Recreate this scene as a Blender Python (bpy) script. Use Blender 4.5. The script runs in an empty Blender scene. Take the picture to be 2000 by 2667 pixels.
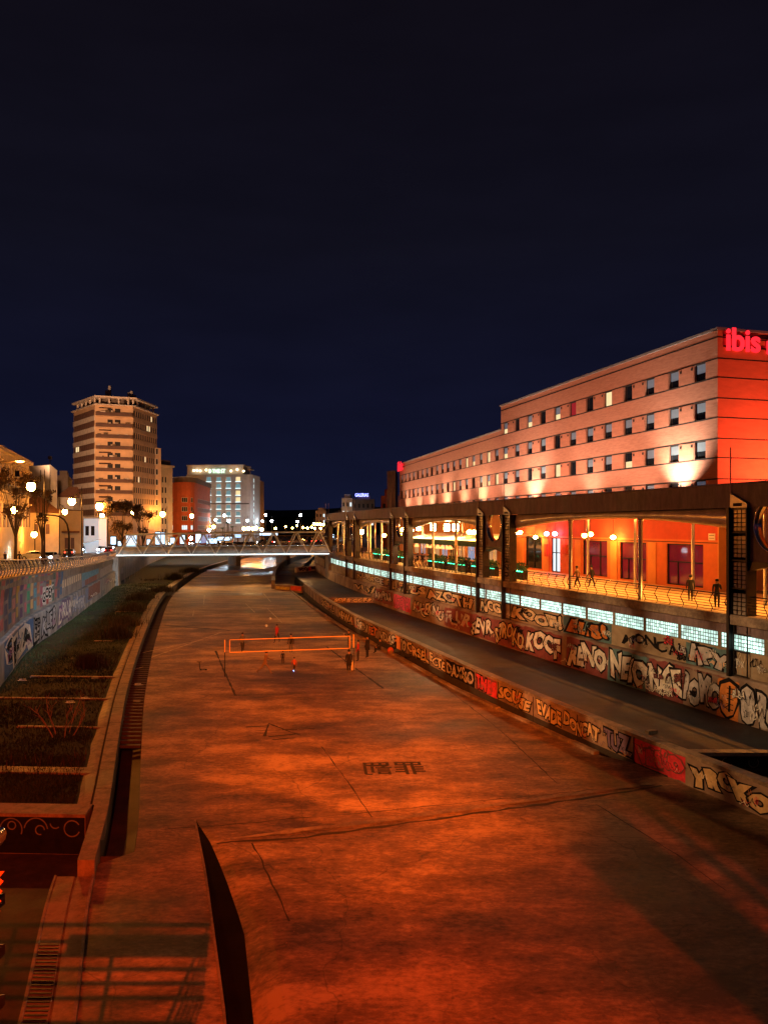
import bpy, math, random
from mathutils import Vector, noise
random.seed(11)
S = bpy.context.scene
COL = S.collection
R = math.radians

# ------------------------------------------------------------------ camera, sky, light, exposure
CZ, HOR, F = 10.8, 1370.0, 2000.0          # eye height above the river bed, horizon row, focal length (photo pixels)
cd = bpy.data.cameras.new('camera'); cam = bpy.data.objects.new('camera', cd); COL.objects.link(cam)
cam.location = (0, 0, CZ); cam.rotation_euler = (R(90), 0, 0)
cd.sensor_fit = 'VERTICAL'; cd.sensor_height = 36; cd.lens = 36 * F / 2667
cd.shift_y = (HOR - 1333.5) / 2667; cd.clip_start = 0.1; cd.clip_end = 6000
S.camera = cam
w = bpy.data.worlds.new('World'); S.world = w; w.use_nodes = True
nt = w.node_tree; nt.nodes.clear()
tc = nt.nodes.new('ShaderNodeTexCoord'); sp = nt.nodes.new('ShaderNodeSeparateXYZ')
nt.links.new(tc.outputs['Generated'], sp.inputs[0])
rp = nt.nodes.new('ShaderNodeValToRGB'); nt.links.new(sp.outputs['Z'], rp.inputs[0])
el = rp.color_ramp.elements
el[0].position = 0.0; el[0].color = (.0056, .0078, .0280, 1)
el[1].position = 0.62; el[1].color = (.0046, .0036, .0068, 1)
e = el.new(.14); e.color = (.0050, .0058, .0190, 1)
e = el.new(.34); e.color = (.0050, .0048, .0110, 1)
ns = nt.nodes.new('ShaderNodeTexNoise'); ns.inputs['Scale'].default_value = 5; ns.inputs['Detail'].default_value = 6
mp = nt.nodes.new('ShaderNodeMapping'); mp.inputs['Scale'].default_value = (1, 1, 4)
nt.links.new(tc.outputs['Generated'], mp.inputs[0]); nt.links.new(mp.outputs[0], ns.inputs['Vector'])
mr = nt.nodes.new('ShaderNodeMapRange'); mr.inputs[1].default_value = .35; mr.inputs[2].default_value = .75
mr.inputs[3].default_value = .92; mr.inputs[4].default_value = 1.14
nt.links.new(ns.outputs[0], mr.inputs[0])
ml = nt.nodes.new('ShaderNodeVectorMath'); ml.operation = 'SCALE'
nt.links.new(rp.outputs[0], ml.inputs[0]); nt.links.new(mr.outputs[0], ml.inputs['Scale'])
bg = nt.nodes.new('ShaderNodeBackground'); bg.inputs[1].default_value = 1.0
wo = nt.nodes.new('ShaderNodeOutputWorld')
nt.links.new(ml.outputs[0], bg.inputs[0]); nt.links.new(bg.outputs[0], wo.inputs[0])
S.view_settings.view_transform = 'Standard'; S.view_settings.look = 'None'
S.view_settings.exposure = 0; S.view_settings.gamma = 1
S.render.engine = 'CYCLES'
S.cycles.use_denoising = True
try: S.cycles.denoiser = 'OPENIMAGEDENOISE'
except Exception: pass
S.cycles.max_bounces = 5; S.cycles.diffuse_bounces = 2; S.cycles.glossy_bounces = 3
S.cycles.transmission_bounces = 4; S.cycles.sample_clamp_indirect = 4
S.cycles.caustics_reflective = False; S.cycles.caustics_refractive = False
S.cycles.use_light_tree = True

# ------------------------------------------------------------------ helpers
def G(px, py, z=0.0):
    D = F * (CZ - z) / (py - HOR); return Vector(((px - 1000) / F * D, D, z))
def P(px, py, D): return Vector(((px - 1000) / F * D, D, CZ - (py - HOR) / F * D))
def V(*a): return Vector(a)
WL = {}
def wloc(o): return WL.get(o.name, Vector((0, 0, 0))) if o else Vector((0, 0, 0))
def tag(o, label=None, cat=None, group=None, kind=None):
    if label: o['label'] = label
    if cat: o['category'] = cat
    if group: o['group'] = group
    if kind: o['kind'] = kind
    return o
def empty(name, loc, label=None, cat=None, group=None, rz=0):
    o = bpy.data.objects.new(name, None); COL.objects.link(o); o.location = loc; o.rotation_euler = (0, 0, rz)
    o.empty_display_size = .2; WL[o.name] = Vector(loc); return tag(o, label, cat, group)
class Fr:                                   # a facade frame: u along, n outwards, z up
    def __init__(s, o, u):
        s.o = Vector((o[0], o[1], 0)); s.u = Vector((u[0], u[1], 0)).normalized()
        s.n = Vector((-s.u.y, s.u.x, 0)); s.rz = math.atan2(s.u.y, s.u.x)
    def pt(s, a, b, c): return s.o + s.u * a + s.n * b + Vector((0, 0, c))
class MB:
    def __init__(s): s.v = []; s.f = []; s.mi = []; s.cm = 0
    def add(s, pts, faces):
        k = len(s.v); s.v += [tuple(p) for p in pts]
        for f in faces: s.f.append(tuple(i + k for i in f)); s.mi.append(s.cm)
        return s
    def poly(s, pts): return s.add(pts, [tuple(range(len(pts)))])
    def hexa(s, p): return s.add(p, [(0,3,2,1),(4,5,6,7),(0,1,5,4),(1,2,6,5),(2,3,7,6),(3,0,4,7)])
    def box(s, x0, x1, y0, y1, z0, z1):
        return s.hexa([(x0,y0,z0),(x1,y0,z0),(x1,y1,z0),(x0,y1,z0),(x0,y0,z1),(x1,y0,z1),(x1,y1,z1),(x0,y1,z1)])
    def fbox(s, fr, a0, a1, b0, b1, c0, c1):
        return s.hexa([fr.pt(a0,b0,c0),fr.pt(a1,b0,c0),fr.pt(a1,b1,c0),fr.pt(a0,b1,c0),fr.pt(a0,b0,c1),fr.pt(a1,b0,c1),fr.pt(a1,b1,c1),fr.pt(a0,b1,c1)])
    def prism(s, pts, z0, z1):
        n = len(pts); s.add([(p[0],p[1],z0) for p in pts] + [(p[0],p[1],z1) for p in pts],
            [tuple(range(n))[::-1], tuple(range(n, 2*n))] + [(i, (i+1)%n, n+(i+1)%n, n+i) for i in range(n)]); return s
    def bar(s, a, b, w, h=None):            # square bar
        a, b = Vector(a), Vector(b); h = h or w; d = (b-a)
        if d.length < 1e-6: return s
        d.normalize(); up = Vector((0,0,1)) if abs(d.z) < .95 else Vector((1,0,0))
        r = d.cross(up).normalized()*w*.5; q = r.cross(d).normalized()*h*.5
        return s.hexa([a-r-q,a+r-q,b+r-q,b-r-q,a-r+q,a+r+q,b+r+q,b-r+q])
    def tube(s, pts, r, n=6, cap=True):
        pts = [Vector(p) for p in pts]; rs = r if isinstance(r, (list, tuple)) else [r]*len(pts); k = len(s.v)
        for i, p in enumerate(pts):
            d = (pts[min(i+1, len(pts)-1)] - pts[max(i-1, 0)]).normalized()
            up = Vector((0,0,1)) if abs(d.z) < .9 else Vector((1,0,0))
            x = d.cross(up).normalized(); y = x.cross(d)
            for j in range(n):
                t = 2*math.pi*j/n; s.v.append(tuple(p + x*math.cos(t)*rs[i] + y*math.sin(t)*rs[i]))
        for i in range(len(pts)-1):
            for j in range(n): s.f.append((k+i*n+j, k+i*n+(j+1)%n, k+(i+1)*n+(j+1)%n, k+(i+1)*n+j)); s.mi.append(s.cm)
        if cap:
            s.f.append(tuple(k+j for j in range(n))[::-1]); s.mi.append(s.cm)
            s.f.append(tuple(k+(len(pts)-1)*n+j for j in range(n))); s.mi.append(s.cm)
        return s
    def lathe(s, c, prof, n=10):
        c = Vector(c); return s.tube2([(c + Vector((0,0,z)), r) for r, z in prof], n)
    def tube2(s, pr, n):
        k = len(s.v)
        for p, r in pr:
            for j in range(n): t = 2*math.pi*j/n; s.v.append((p.x+math.cos(t)*r, p.y+math.sin(t)*r, p.z))
        m = len(pr)
        for i in range(m-1):
            for j in range(n): s.f.append((k+i*n+j, k+i*n+(j+1)%n, k+(i+1)*n+(j+1)%n, k+(i+1)*n+j)); s.mi.append(s.cm)
        s.f.append(tuple(k+j for j in range(n))[::-1]); s.mi.append(s.cm)
        s.f.append(tuple(k+(m-1)*n+j for j in range(n))); s.mi.append(s.cm); return s
    def ball(s, c, r, n=10, m=6, sc=(1,1,1)):
        c = Vector(c); pr = []; k = len(s.v)
        for i in range(m+1):
            a = math.pi*(i/m) ; rr = max(math.sin(a), .02)*r
            for j in range(n): t = 2*math.pi*j/n; s.v.append((c.x+math.cos(t)*rr*sc[0], c.y+math.sin(t)*rr*sc[1], c.z-math.cos(a)*r*sc[2]))
        for i in range(m):
            for j in range(n): s.f.append((k+i*n+j, k+i*n+(j+1)%n, k+(i+1)*n+(j+1)%n, k+(i+1)*n+j)); s.mi.append(s.cm)
        return s
    def strip(s, rows):                     # rows of equal-length point lists
        k = len(s.v); n = len(rows[0])
        for r in rows: s.v += [tuple(p) for p in r]
        for i in range(len(rows)-1):
            for j in range(n-1): s.f.append((k+i*n+j, k+i*n+j+1, k+(i+1)*n+j+1, k+(i+1)*n+j)); s.mi.append(s.cm)
        return s
    def mesh(s, name, off=(0,0,0), smooth=False, mats=()):
        off = Vector(off); me = bpy.data.meshes.new(name)
        me.from_pydata([(p[0]-off.x, p[1]-off.y, p[2]-off.z) for p in s.v], [], s.f)
        for m in mats: me.materials.append(m)
        if any(s.mi): me.polygons.foreach_set('material_index', s.mi)
        if smooth: me.polygons.foreach_set('use_smooth', [True]*len(s.f))
        me.update(); return me
    def build(s, name, mat, parent=None, smooth=False, local=False, kind=None):
        mats = mat if isinstance(mat, (list, tuple)) else [mat]
        off = Vector((0,0,0)) if local else wloc(parent)
        o = bpy.data.objects.new(name, s.mesh(name, off, smooth, mats)); COL.objects.link(o)
        if parent: o.parent = parent
        WL[o.name] = off if not local else wloc(parent)
        if kind: o['kind'] = kind
        return o
def inst(name, me, loc, parent=None, rz=0, mat=None, scale=None):
    o = bpy.data.objects.new(name, me); COL.objects.link(o)
    if parent: o.parent = parent
    o.location = Vector(loc) - wloc(parent); o.rotation_euler = (0, 0, rz); WL[o.name] = Vector(loc)
    if scale: o.scale = scale
    if mat: o.material_slots[0].link = 'OBJECT'; o.material_slots[0].material = mat
    return o
def dup(root, loc, rz=0, label=None, group=None, swap=None):
    r = root.copy(); COL.objects.link(r); r.location = loc; r.rotation_euler = (0,0,rz); WL[r.name] = Vector(loc)
    if label: r['label'] = label
    if group: r['group'] = group
    def rec(src, dst):
        for ch in list(src.children):
            c = ch.copy(); COL.objects.link(c); c.parent = dst
            if swap and c.type == 'MESH' and c.name.split('.')[0] in swap:
                c.material_slots[0].link = 'OBJECT'; c.material_slots[0].material = swap[c.name.split('.')[0]]
            rec(ch, c)
    rec(root, r); return r
def struct(name, mb, mat, smooth=False, kind='structure'):
    return tag(mb.build(name, mat, None, smooth), kind=kind)

class Curve:                                # plan curve x(y) through points, smooth
    def __init__(s, pts): s.p = sorted([(y, x) for x, y in pts])
    def x(s, y):
        p = s.p; n = len(p)
        i = 0
        while i < n-2 and y > p[i+1][0]: i += 1
        def m(k):
            a = max(k-1, 0); b = min(k+1, n-1); return (p[b][1]-p[a][1])/(p[b][0]-p[a][0])
        y0, x0 = p[i]; y1, x1 = p[i+1]; h = y1-y0; t = (y-y0)/h
        if t < 0: return x0 + m(i)*(y-y0)
        if t > 1: return x1 + m(i+1)*(y-y1)
        return (2*t**3-3*t*t+1)*x0 + (t**3-2*t*t+t)*h*m(i) + (-2*t**3+3*t*t)*x1 + (t**3-t*t)*h*m(i+1)
    def tan(s, y): return Vector((s.x(y+.5)-s.x(y-.5), 1, 0)).normalized()
    def pt(s, y, off=0, z=0):               # off > 0: to the right of travel (+x side)
        t = s.tan(y); return Vector((s.x(y)+t.y*off, y-t.x*off, z))
    def y_at_px(s, px, off=0):
        lo, hi = 12.0, 260.0
        f = lambda y: 1000+F*s.pt(y, off).x/s.pt(y, off).y - px
        a = f(lo)
        for _ in range(50):
            m = (lo+hi)/2
            if (f(m) > 0) == (a > 0): lo = m
            else: hi = m
        return lo
def fr_on(curve, y, off=0, flip=False):     # frame standing on a curve: u towards the camera (right bank, seen from the river)
    t = curve.tan(y); return Fr(curve.pt(y, off), (-t.x, -t.y) if not flip else (t.x, t.y))

# ------------------------------------------------------------------ materials
def mat(name, c, r=.8, v=.22, s=2.0, b=0.0, m=0.0, e=None, es=0.0, c2=None, bs=None, st=(1,1,1), spec=.5, det=7):
    M = bpy.data.materials.new(name); M.use_nodes = True; n = M.node_tree; L = n.links
    p = n.nodes['Principled BSDF']; p.inputs['Roughness'].default_value = r; p.inputs['Metallic'].default_value = m
    p.inputs['Specular IOR Level'].default_value = spec
    t = n.nodes.new('ShaderNodeTexCoord'); mp = n.nodes.new('ShaderNodeMapping'); mp.inputs['Scale'].default_value = st
    L.new(t.outputs['Object'], mp.inputs[0])
    nz = n.nodes.new('ShaderNodeTexNoise'); nz.inputs['Scale'].default_value = s; nz.inputs['Detail'].default_value = det
    nz.inputs['Roughness'].default_value = .62; L.new(mp.outputs[0], nz.inputs['Vector'])
    cr = n.nodes.new('ShaderNodeValToRGB'); L.new(nz.outputs[0], cr.inputs[0])
    cr.color_ramp.elements[0].position = .32; cr.color_ramp.elements[1].position = .68
    a = [x*(1-v) for x in c]; d = list(c2) if c2 else [min(1, x*(1+v)) for x in c]
    cr.color_ramp.elements[0].color = (*a, 1); cr.color_ramp.elements[1].color = (*d, 1)
    L.new(cr.outputs[0], p.inputs['Base Color'])
    if b:
        n2 = n.nodes.new('ShaderNodeTexNoise'); n2.inputs['Scale'].default_value = bs or s*6; n2.inputs['Detail'].default_value = 6
        L.new(mp.outputs[0], n2.inputs['Vector'])
        bp = n.nodes.new('ShaderNodeBump'); bp.inputs['Strength'].default_value = b; bp.inputs['Distance'].default_value = .05
        L.new(n2.outputs[0], bp.inputs['Height']); L.new(bp.outputs[0], p.inputs['Normal'])
    if e: p.inputs['Emission Color'].default_value = (*e, 1); p.inputs['Emission Strength'].default_value = es
    return M
def glow(name, c, s):
    M = bpy.data.materials.new(name); M.use_nodes = True; n = M.node_tree; n.nodes.clear()
    e = n.nodes.new('ShaderNodeEmission'); e.inputs[0].default_value = (*c, 1); e.inputs[1].default_value = s
    o = n.nodes.new('ShaderNodeOutputMaterial'); n.links.new(e.outputs[0], o.inputs[0]); return M
def nodes_of(M): return M.node_tree, M.node_tree.nodes, M.node_tree.links, M.node_tree.nodes['Principled BSDF']
M = {}
def concrete(name, dark, mid, light, big=.09, r=.85, wet=0, streak=(1, 1, 1), fine=0, cracks=0):
    m_ = bpy.data.materials.new(name); m_.use_nodes = True; n, N, L, p = nodes_of(m_)
    t = N.new('ShaderNodeTexCoord'); mp = N.new('ShaderNodeMapping'); mp.inputs['Scale'].default_value = streak; L.new(t.outputs['Object'], mp.inputs[0])
    def nz(sc, det, rough=.6):
        q = N.new('ShaderNodeTexNoise'); q.inputs['Scale'].default_value = sc; q.inputs['Detail'].default_value = det; q.inputs['Roughness'].default_value = rough
        L.new(mp.outputs[0], q.inputs['Vector']); return q.outputs[0]
    a, b_, c_ = nz(big, 10, .70), nz(big*5, 10, .76), nz(5.0, 7, .75)
    mx = N.new('ShaderNodeMath'); mx.operation = 'MULTIPLY_ADD'; L.new(b_, mx.inputs[0]); mx.inputs[1].default_value = .55; 
    q1 = N.new('ShaderNodeMath'); q1.operation = 'MULTIPLY'; L.new(a, q1.inputs[0]); q1.inputs[1].default_value = .75; L.new(q1.outputs[0], mx.inputs[2])
    q2 = N.new('ShaderNodeMath'); q2.operation = 'MULTIPLY_ADD'; L.new(c_, q2.inputs[0]); q2.inputs[1].default_value = .34; L.new(mx.outputs[0], q2.inputs[2])
    cr = N.new('ShaderNodeValToRGB'); L.new(q2.outputs[0], cr.inputs[0]); E = cr.color_ramp.elements
    E[0].position = .715; E[0].color = (*dark, 1); E[1].position = .92; E[1].color = (*light, 1); x = E.new(.82); x.color = (*mid, 1)
    vo = N.new('ShaderNodeTexVoronoi'); vo.inputs['Scale'].default_value = .8; L.new(mp.outputs[0], vo.inputs['Vector'])
    sp_ = N.new('ShaderNodeMapRange'); sp_.inputs[1].default_value = .02; sp_.inputs[2].default_value = .07; sp_.inputs[3].default_value = .35; sp_.inputs[4].default_value = 1
    L.new(vo.outputs['Distance'], sp_.inputs[0])
    fac = sp_.outputs[0]
    if cracks:
        wv = N.new('ShaderNodeTexNoise'); wv.inputs['Scale'].default_value = .5; wv.inputs['Detail'].default_value = 5; L.new(t.outputs['Object'], wv.inputs['Vector'])
        ad = N.new('ShaderNodeVectorMath'); ad.operation = 'MULTIPLY_ADD'; L.new(wv.outputs['Color'], ad.inputs[0]); ad.inputs[1].default_value = (1.6,1.6,0); L.new(t.outputs['Object'], ad.inputs[2])
        for sc_, wd in ((.13, .0035), (.42, .006)):
            vc = N.new('ShaderNodeTexVoronoi'); vc.feature = 'DISTANCE_TO_EDGE'; vc.inputs['Scale'].default_value = sc_; L.new(ad.outputs[0], vc.inputs['Vector'])
            mk = N.new('ShaderNodeMapRange'); mk.inputs[1].default_value = 0; mk.inputs[2].default_value = wd; mk.inputs[3].default_value = .55 if sc_ < .2 else .8; mk.inputs[4].default_value = 1; L.new(vc.outputs['Distance'], mk.inputs[0])
            mm = N.new('ShaderNodeMath'); mm.operation = 'MULTIPLY'; L.new(fac, mm.inputs[0]); L.new(mk.outputs[0], mm.inputs[1]); fac = mm.outputs[0]
        v2 = N.new('ShaderNodeTexVoronoi'); v2.inputs['Scale'].default_value = 2.6; L.new(t.outputs['Object'], v2.inputs['Vector'])
        mk = N.new('ShaderNodeMapRange'); mk.inputs[1].default_value = .05; mk.inputs[2].default_value = .16; mk.inputs[3].default_value = .55; mk.inputs[4].default_value = 1; L.new(v2.outputs['Distance'], mk.inputs[0])
        mm = N.new('ShaderNodeMath'); mm.operation = 'MULTIPLY'; L.new(fac, mm.inputs[0]); L.new(mk.outputs[0], mm.inputs[1]); fac = mm.outputs[0]
    sc = N.new('ShaderNodeVectorMath'); sc.operation = 'SCALE'; L.new(cr.outputs[0], sc.inputs[0]); L.new(fac, sc.inputs['Scale'])
    L.new(sc.outputs[0], p.inputs['Base Color'])
    rr = N.new('ShaderNodeMapRange'); rr.inputs[1].default_value = .4; rr.inputs[2].default_value = .7; rr.inputs[3].default_value = r-.3-wet; rr.inputs[4].default_value = r
    L.new(a, rr.inputs[0]); L.new(rr.outputs[0], p.inputs['Roughness'])
    bp = N.new('ShaderNodeBump'); bp.inputs['Strength'].default_value = .5; bp.inputs['Distance'].default_value = .04
    L.new(q2.outputs[0], bp.inputs['Height']); L.new(bp.outputs[0], p.inputs['Normal'])
    M[name] = m_; return m_
concrete('bed', (.060,.034,.018), (.24,.150,.085), (.56,.38,.22), big=.07, streak=(.8,1.5,1), fine=1, cracks=1)
concrete('kerbstone', (.13,.095,.065), (.25,.185,.13), (.38,.29,.20), big=.3)
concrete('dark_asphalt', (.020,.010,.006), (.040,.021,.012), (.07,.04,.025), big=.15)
concrete('wall_concrete', (.10,.08,.06), (.19,.155,.115), (.30,.25,.19), big=.25, streak=(1,1,.35))
concrete('beam_concrete', (.11,.075,.08), (.185,.13,.14), (.25,.18,.19), big=.4, streak=(1,1,.3))
concrete('asphalt', (.035,.034,.032), (.055,.052,.05), (.085,.08,.075), big=.2)
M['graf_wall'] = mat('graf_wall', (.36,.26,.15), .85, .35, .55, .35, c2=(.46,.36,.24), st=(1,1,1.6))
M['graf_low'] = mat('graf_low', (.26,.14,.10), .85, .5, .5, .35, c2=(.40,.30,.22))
M['mural_wall'] = mat('mural_wall', (.20,.16,.14), .85, .4, .4, .3, c2=(.36,.32,.28))
M['graf_left'] = mat('graf_left', (.26,.27,.30), .85, .5, .6, .3, c2=(.52,.50,.47), st=(1,1,.5))
def paint(c): 
    k = 'paint_%02d_%02d_%02d' % tuple(int(x*99) for x in c)
    if k not in M: M[k] = mat(k, c, .8, .28, 2.6, .15, det=8)
    return M[k]
M['black_paint'] = mat('black_paint', (.014,.012,.012), .95, .3, 4, spec=.1)
M['dark_steel'] = mat('dark_steel', (.035,.028,.024), .45, .3, 3, m=.6)
M['rail_steel'] = mat('rail_steel', (.014,.010,.009), .6, .3, 3, spec=.2)
M['galv'] = mat('galv', (.66,.70,.68), .4, .15, 2.5, m=.1)
M['chrome'] = mat('chrome', (.62,.60,.57), .16, .08, 4, m=1.0)
M['silver'] = mat('silver', (.66,.60,.52), .24, .3, .9, .9, m=.25, bs=1.0, spec=1.0)
M['white_panel'] = mat('white_panel', (.72,.74,.73), .5, .15, 1.2)
M['glass'] = mat('glass', (.012,.014,.018), .06, .2, 2, spec=.8)
M['hotel_brick'] = mat('hotel_brick', (.56,.225,.145), .85, .14, 2.2, .5, c2=(.62,.27,.18), st=(.6,.6,4), bs=5)
M['hotel_panel'] = mat('hotel_panel', (.56,.215,.135), .85, .16, 1.2, .25, st=(1,1,3), bs=8)
M['hotel_sign_lit'] = mat('hotel_sign_lit', (.62,.17,.09), .85, .10, 1.0, .4, st=(1,1,3), bs=8)  # terracotta made redder: the sign's red light is put into this colour
M['groove'] = mat('groove', (.03,.02,.018), .9, .2, 3)
M['facade_red'] = mat('facade_red', (.62,.17,.055), .8, .12, .8, .15)
M['facade_orange'] = mat('facade_orange', (.70,.30,.09), .8, .10, .8, .15)
M['facade_crimson'] = mat('facade_crimson', (.52,.07,.035), .8, .12, .8, .15)
M['coping'] = mat('coping', (.42,.42,.44), .4, .15, 2, m=.5)
M['blind'] = mat('blind', (.14,.17,.20), .7, .12, 3, e=(.34,.52,.80), es=.11)  # blue emission put in for a lit room behind
M['frame_dark'] = mat('frame_dark', (.012,.011,.013), .6, .2, 3, spec=.2)
M['vent'] = mat('vent', (.03,.022,.02), .7, .2, 3)
M['floor_tile'] = mat('floor_tile', (.52,.37,.22), .55, .18, .7, .2)
M['lit_win'] = glow('lit_win', (1, .72, .36), 1.1)
M['lit_win_white'] = glow('lit_win_white', (.82, .95, 1), 1.2)
M['lit_win_red'] = glow('lit_win_red', (.9, .05, .06), .35)
M['grass'] = mat('grass', (.009,.022,.004), .9, .45, .35, .6, c2=(.022,.036,.008), bs=12)
M['blade'] = mat('blade', (.013,.036,.006), .85, .5, .3, c2=(.035,.055,.012))
M['dry_blade'] = mat('dry_blade', (.060,.044,.020), .85, .35, .5)
M['twig'] = mat('twig', (.26,.18,.10), .8, .25, 3)
M['leaf'] = mat('leaf', (.07,.045,.016), .7, .5, .8, c2=(.17,.09,.03))
M['terrace_glow'] = glow('terrace_glow', (1,.72,.40), 9)
M['column_steel'] = mat('column_steel', (.62,.58,.52), .22, .1, 2, m=.45, spec=.9)
M['leaf_green'] = mat('leaf_green', (.03,.09,.045), .6, .5, 3, c2=(.07,.17,.08))
M['bark'] = mat('bark', (.07,.05,.035), .9, .3, 6, .5)
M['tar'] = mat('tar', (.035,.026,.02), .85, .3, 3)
M['line_paint'] = mat('line_paint', (.62,.50,.30), .7, .3, 2)
M['tape'] = mat('tape', (.95,.60,.12), .6, .05, 3)
M['net'] = mat('net', (.05,.04,.035), .9, .1, 3)
M['water'] = mat('water', (.03,.026,.02), .28, .3, .3, .25, spec=.9, bs=1.6)
M['red_glow'] = glow('red_glow', (1, .022, .036), 1.5)
M['globe'] = glow('globe', (1, .38, .065), 240)
M['globe_far'] = glow('globe_far', (1, .38, .065), 230)
M['globe_white'] = glow('globe_white', (.80, .92, 1), 150)
M['head_light'] = glow('head_light', (.70, .86, 1), 200)
M['tail_light'] = glow('tail_light', (1, .04, .02), 14)
M['roof_tile'] = mat('roof_tile', (.20,.085,.045), .85, .3, 2.5, .4)
M['antenna'] = mat('antenna', (.25,.22,.20), .6, .1, 2)
# ------------------------------------------------------------------ plan curves (metres, camera at the origin looking along +y)
CE = Curve([(34.5,-5),(26.2,20),(19.7,39.3),(14.6,55),(9.2,71.4),(4.2,87),(-1.0,104.3),(-5.6,122),(-10.2,143),(-20,200),(-33,300)])
CL = Curve([(25.6,-5),(17.0,20.5),(14.0,28.5),(11.0,36),(8.0,44.5),(5.3,53.1),(1.05,67.6),(-3.9,84.4),(-9.1,106.7),(-13.4,128)])
CK = Curve([(10.2,36.1),(5.1,50.2),(1.3,63.2),(-1.8,73.4),(-3.9,80.4),(-11.4,110.9),(-15.1,126.8)])
CS = Curve([(-2.2,0),(-6.4,15.7),(-8.4,21.9),(-10.04,28),(-12.6,36.4),(-16.5,49.6),(-22.8,73.2),(-31.9,110.2),(-36.2,132.5),(-43.2,180),(-45.8,218),(-49,300)])
CW = Curve([(-8.5,0),(-18.6,30),(-26.3,53),(-29.6,62.8),(-32.4,74.4),(-34.8,84.4),(-39,101.5),(-42.4,115.7),(-46.6,132),(-54.5,167.5),(-66,220),(-80,300)])
def lerp_tab(t, y):
    if y <= t[0][0]: return t[0][1]
    for (a, p), (b, q) in zip(t, t[1:]):
        if y <= b: return p + (q-p)*(y-a)/(b-a)
    return t[-1][1]
def zq(y): return lerp_tab([(0,8.3),(30,7.9),(53,7.17),(62.8,6.75),(74.4,6.34),(84.4,6.03),(101.5,5.55),(116,5.4),(132,5.1),(167,4.7),(220,4.5),(500,4.5)], y)
def frange(a, b, s):
    n = max(1, int(round((b-a)/s))); return [a+(b-a)*i/n for i in range(n+1)]
ZT, ZT2, ZW = .4, 1.1, 6.0                  # right terrace, far terrace, walkway

# ------------------------------------------------------------------ ground sheet, river bed
struct('ground', MB().poly([(-3000,-300,-1.6),(3000,-300,-1.6),(3000,4000,-1.6),(-3000,4000,-1.6)]), M['asphalt'])
WLt = [(8,-1.3),(12,-2.3),(16.65,-3.4),(21,-4.67),(24,-5.55),(28.2,-6.9)]
WRt = [(8,-.9),(12,-1.6),(16.65,-2.66),(21,-3.67),(24,-4.85),(26.3,-5.85),(28.2,-6.9)]
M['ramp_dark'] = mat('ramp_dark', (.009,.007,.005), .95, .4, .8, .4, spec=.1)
mb = MB(); mbw = MB(); mbs = MB()
def bed_right(y): return CL.x(y)+.1 if y < 36.1 else (CK.x(y)+.02 if y < 127 else CK.x(127) - (y-127)*.10 + max(0, y-180)*.05)
def bed_left(y): return CS.x(y)+1.1
ys1 = frange(8, 28.2, .9)
rA, rB, rC, rD, rE, rL = [], [], [], [], [], []
for y in ys1:
    wl, wr = lerp_tab(WLt, y), lerp_tab(WRt, y); d = min(.05*(28.2-y), .55); ww = wr-wl
    rA.append([V(CS.x(y)+(0 if y < 25.1 else 1.1), y, 0), V((CS.x(y)+wl)/2, y, 0), V(wl, y, 0)])
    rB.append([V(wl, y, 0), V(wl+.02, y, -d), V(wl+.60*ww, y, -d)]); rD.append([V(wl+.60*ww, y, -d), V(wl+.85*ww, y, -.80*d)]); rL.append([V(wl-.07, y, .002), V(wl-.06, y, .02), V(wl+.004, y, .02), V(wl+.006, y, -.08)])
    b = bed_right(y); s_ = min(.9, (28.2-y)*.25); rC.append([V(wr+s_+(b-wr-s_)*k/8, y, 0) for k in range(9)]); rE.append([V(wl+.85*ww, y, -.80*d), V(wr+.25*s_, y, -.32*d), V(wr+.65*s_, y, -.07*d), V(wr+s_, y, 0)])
mb.strip(rC); mbw.strip(rD); mb.strip(rE)
y2 = frange(28.2, 36.1, 1.2) + frange(36.1, 127, 3)[1:] + frange(127, 330, 9)[1:]
rows = []
for y in y2:
    a, b = bed_left(y), bed_right(y); rows.append([V(a+(b-a)*k/10, y, 0) for k in range(11)])
mb.strip(rows)
riverbed = struct('riverbed', mb, M['bed'])
slab = MB().strip(rA)
slab.build('slab', M['bed'], riverbed); MB().strip(rL).build('slab_lip', M['kerbstone'], riverbed)
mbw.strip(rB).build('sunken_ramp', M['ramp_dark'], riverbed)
# painted / tarred lines and joints in the bed
def bed_line(pts, wdt, m, name, z=.005, jit=0):
    q = MB(); rows = []
    P_ = []
    for a, b in zip(pts, pts[1:]):
        n = max(1, int((b-a).length/.5))
        P_ += [a+(b-a)*i/n for i in range(n)]
    P_.append(pts[-1])
    for i, p in enumerate(P_):
        d = (P_[min(i+1, len(P_)-1)]-P_[max(i-1, 0)]).normalized(); nn = Vector((-d.y, d.x, 0))
        j = (random.random()-.5)*jit; k = wdt*(1+(random.random()-.5)*(1.2 if jit else .1))
        rows.append([Vector((p.x, p.y, z))+nn*(j-k/2), Vector((p.x, p.y, z))+nn*(j+k/2)])
    q.strip(rows); return q.build(name, m, riverbed)
bed_line([G(430,2160),G(570,2150),G(1000,2112),G(1400,2072),G(1560,2055)], .05, M['tar'], 'joint_line', jit=.10)
bed_line([G(565,2196),G(800,2180),G(1100,2138),G(1420,2094),G(1725,2047)], .15, M['tar'], 'expansion_joint', z=.006, jit=.12)
bed_line([G(600,2186),G(1000,2137),G(1420,2080),G(1690,2042)], .26, M['kerbstone'], 'joint_lip', z=.03, jit=.06)
bed_line([G(1552,2095),G(1640,2150),G(1760,2225),G(1890,2320)], .04, M['tar'], 'joint_line', jit=.04)
bed_line([G(838,1945),G(905,2035),G(968,2128)], .05, M['tar'], 'joint_line', jit=.04)
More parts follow.
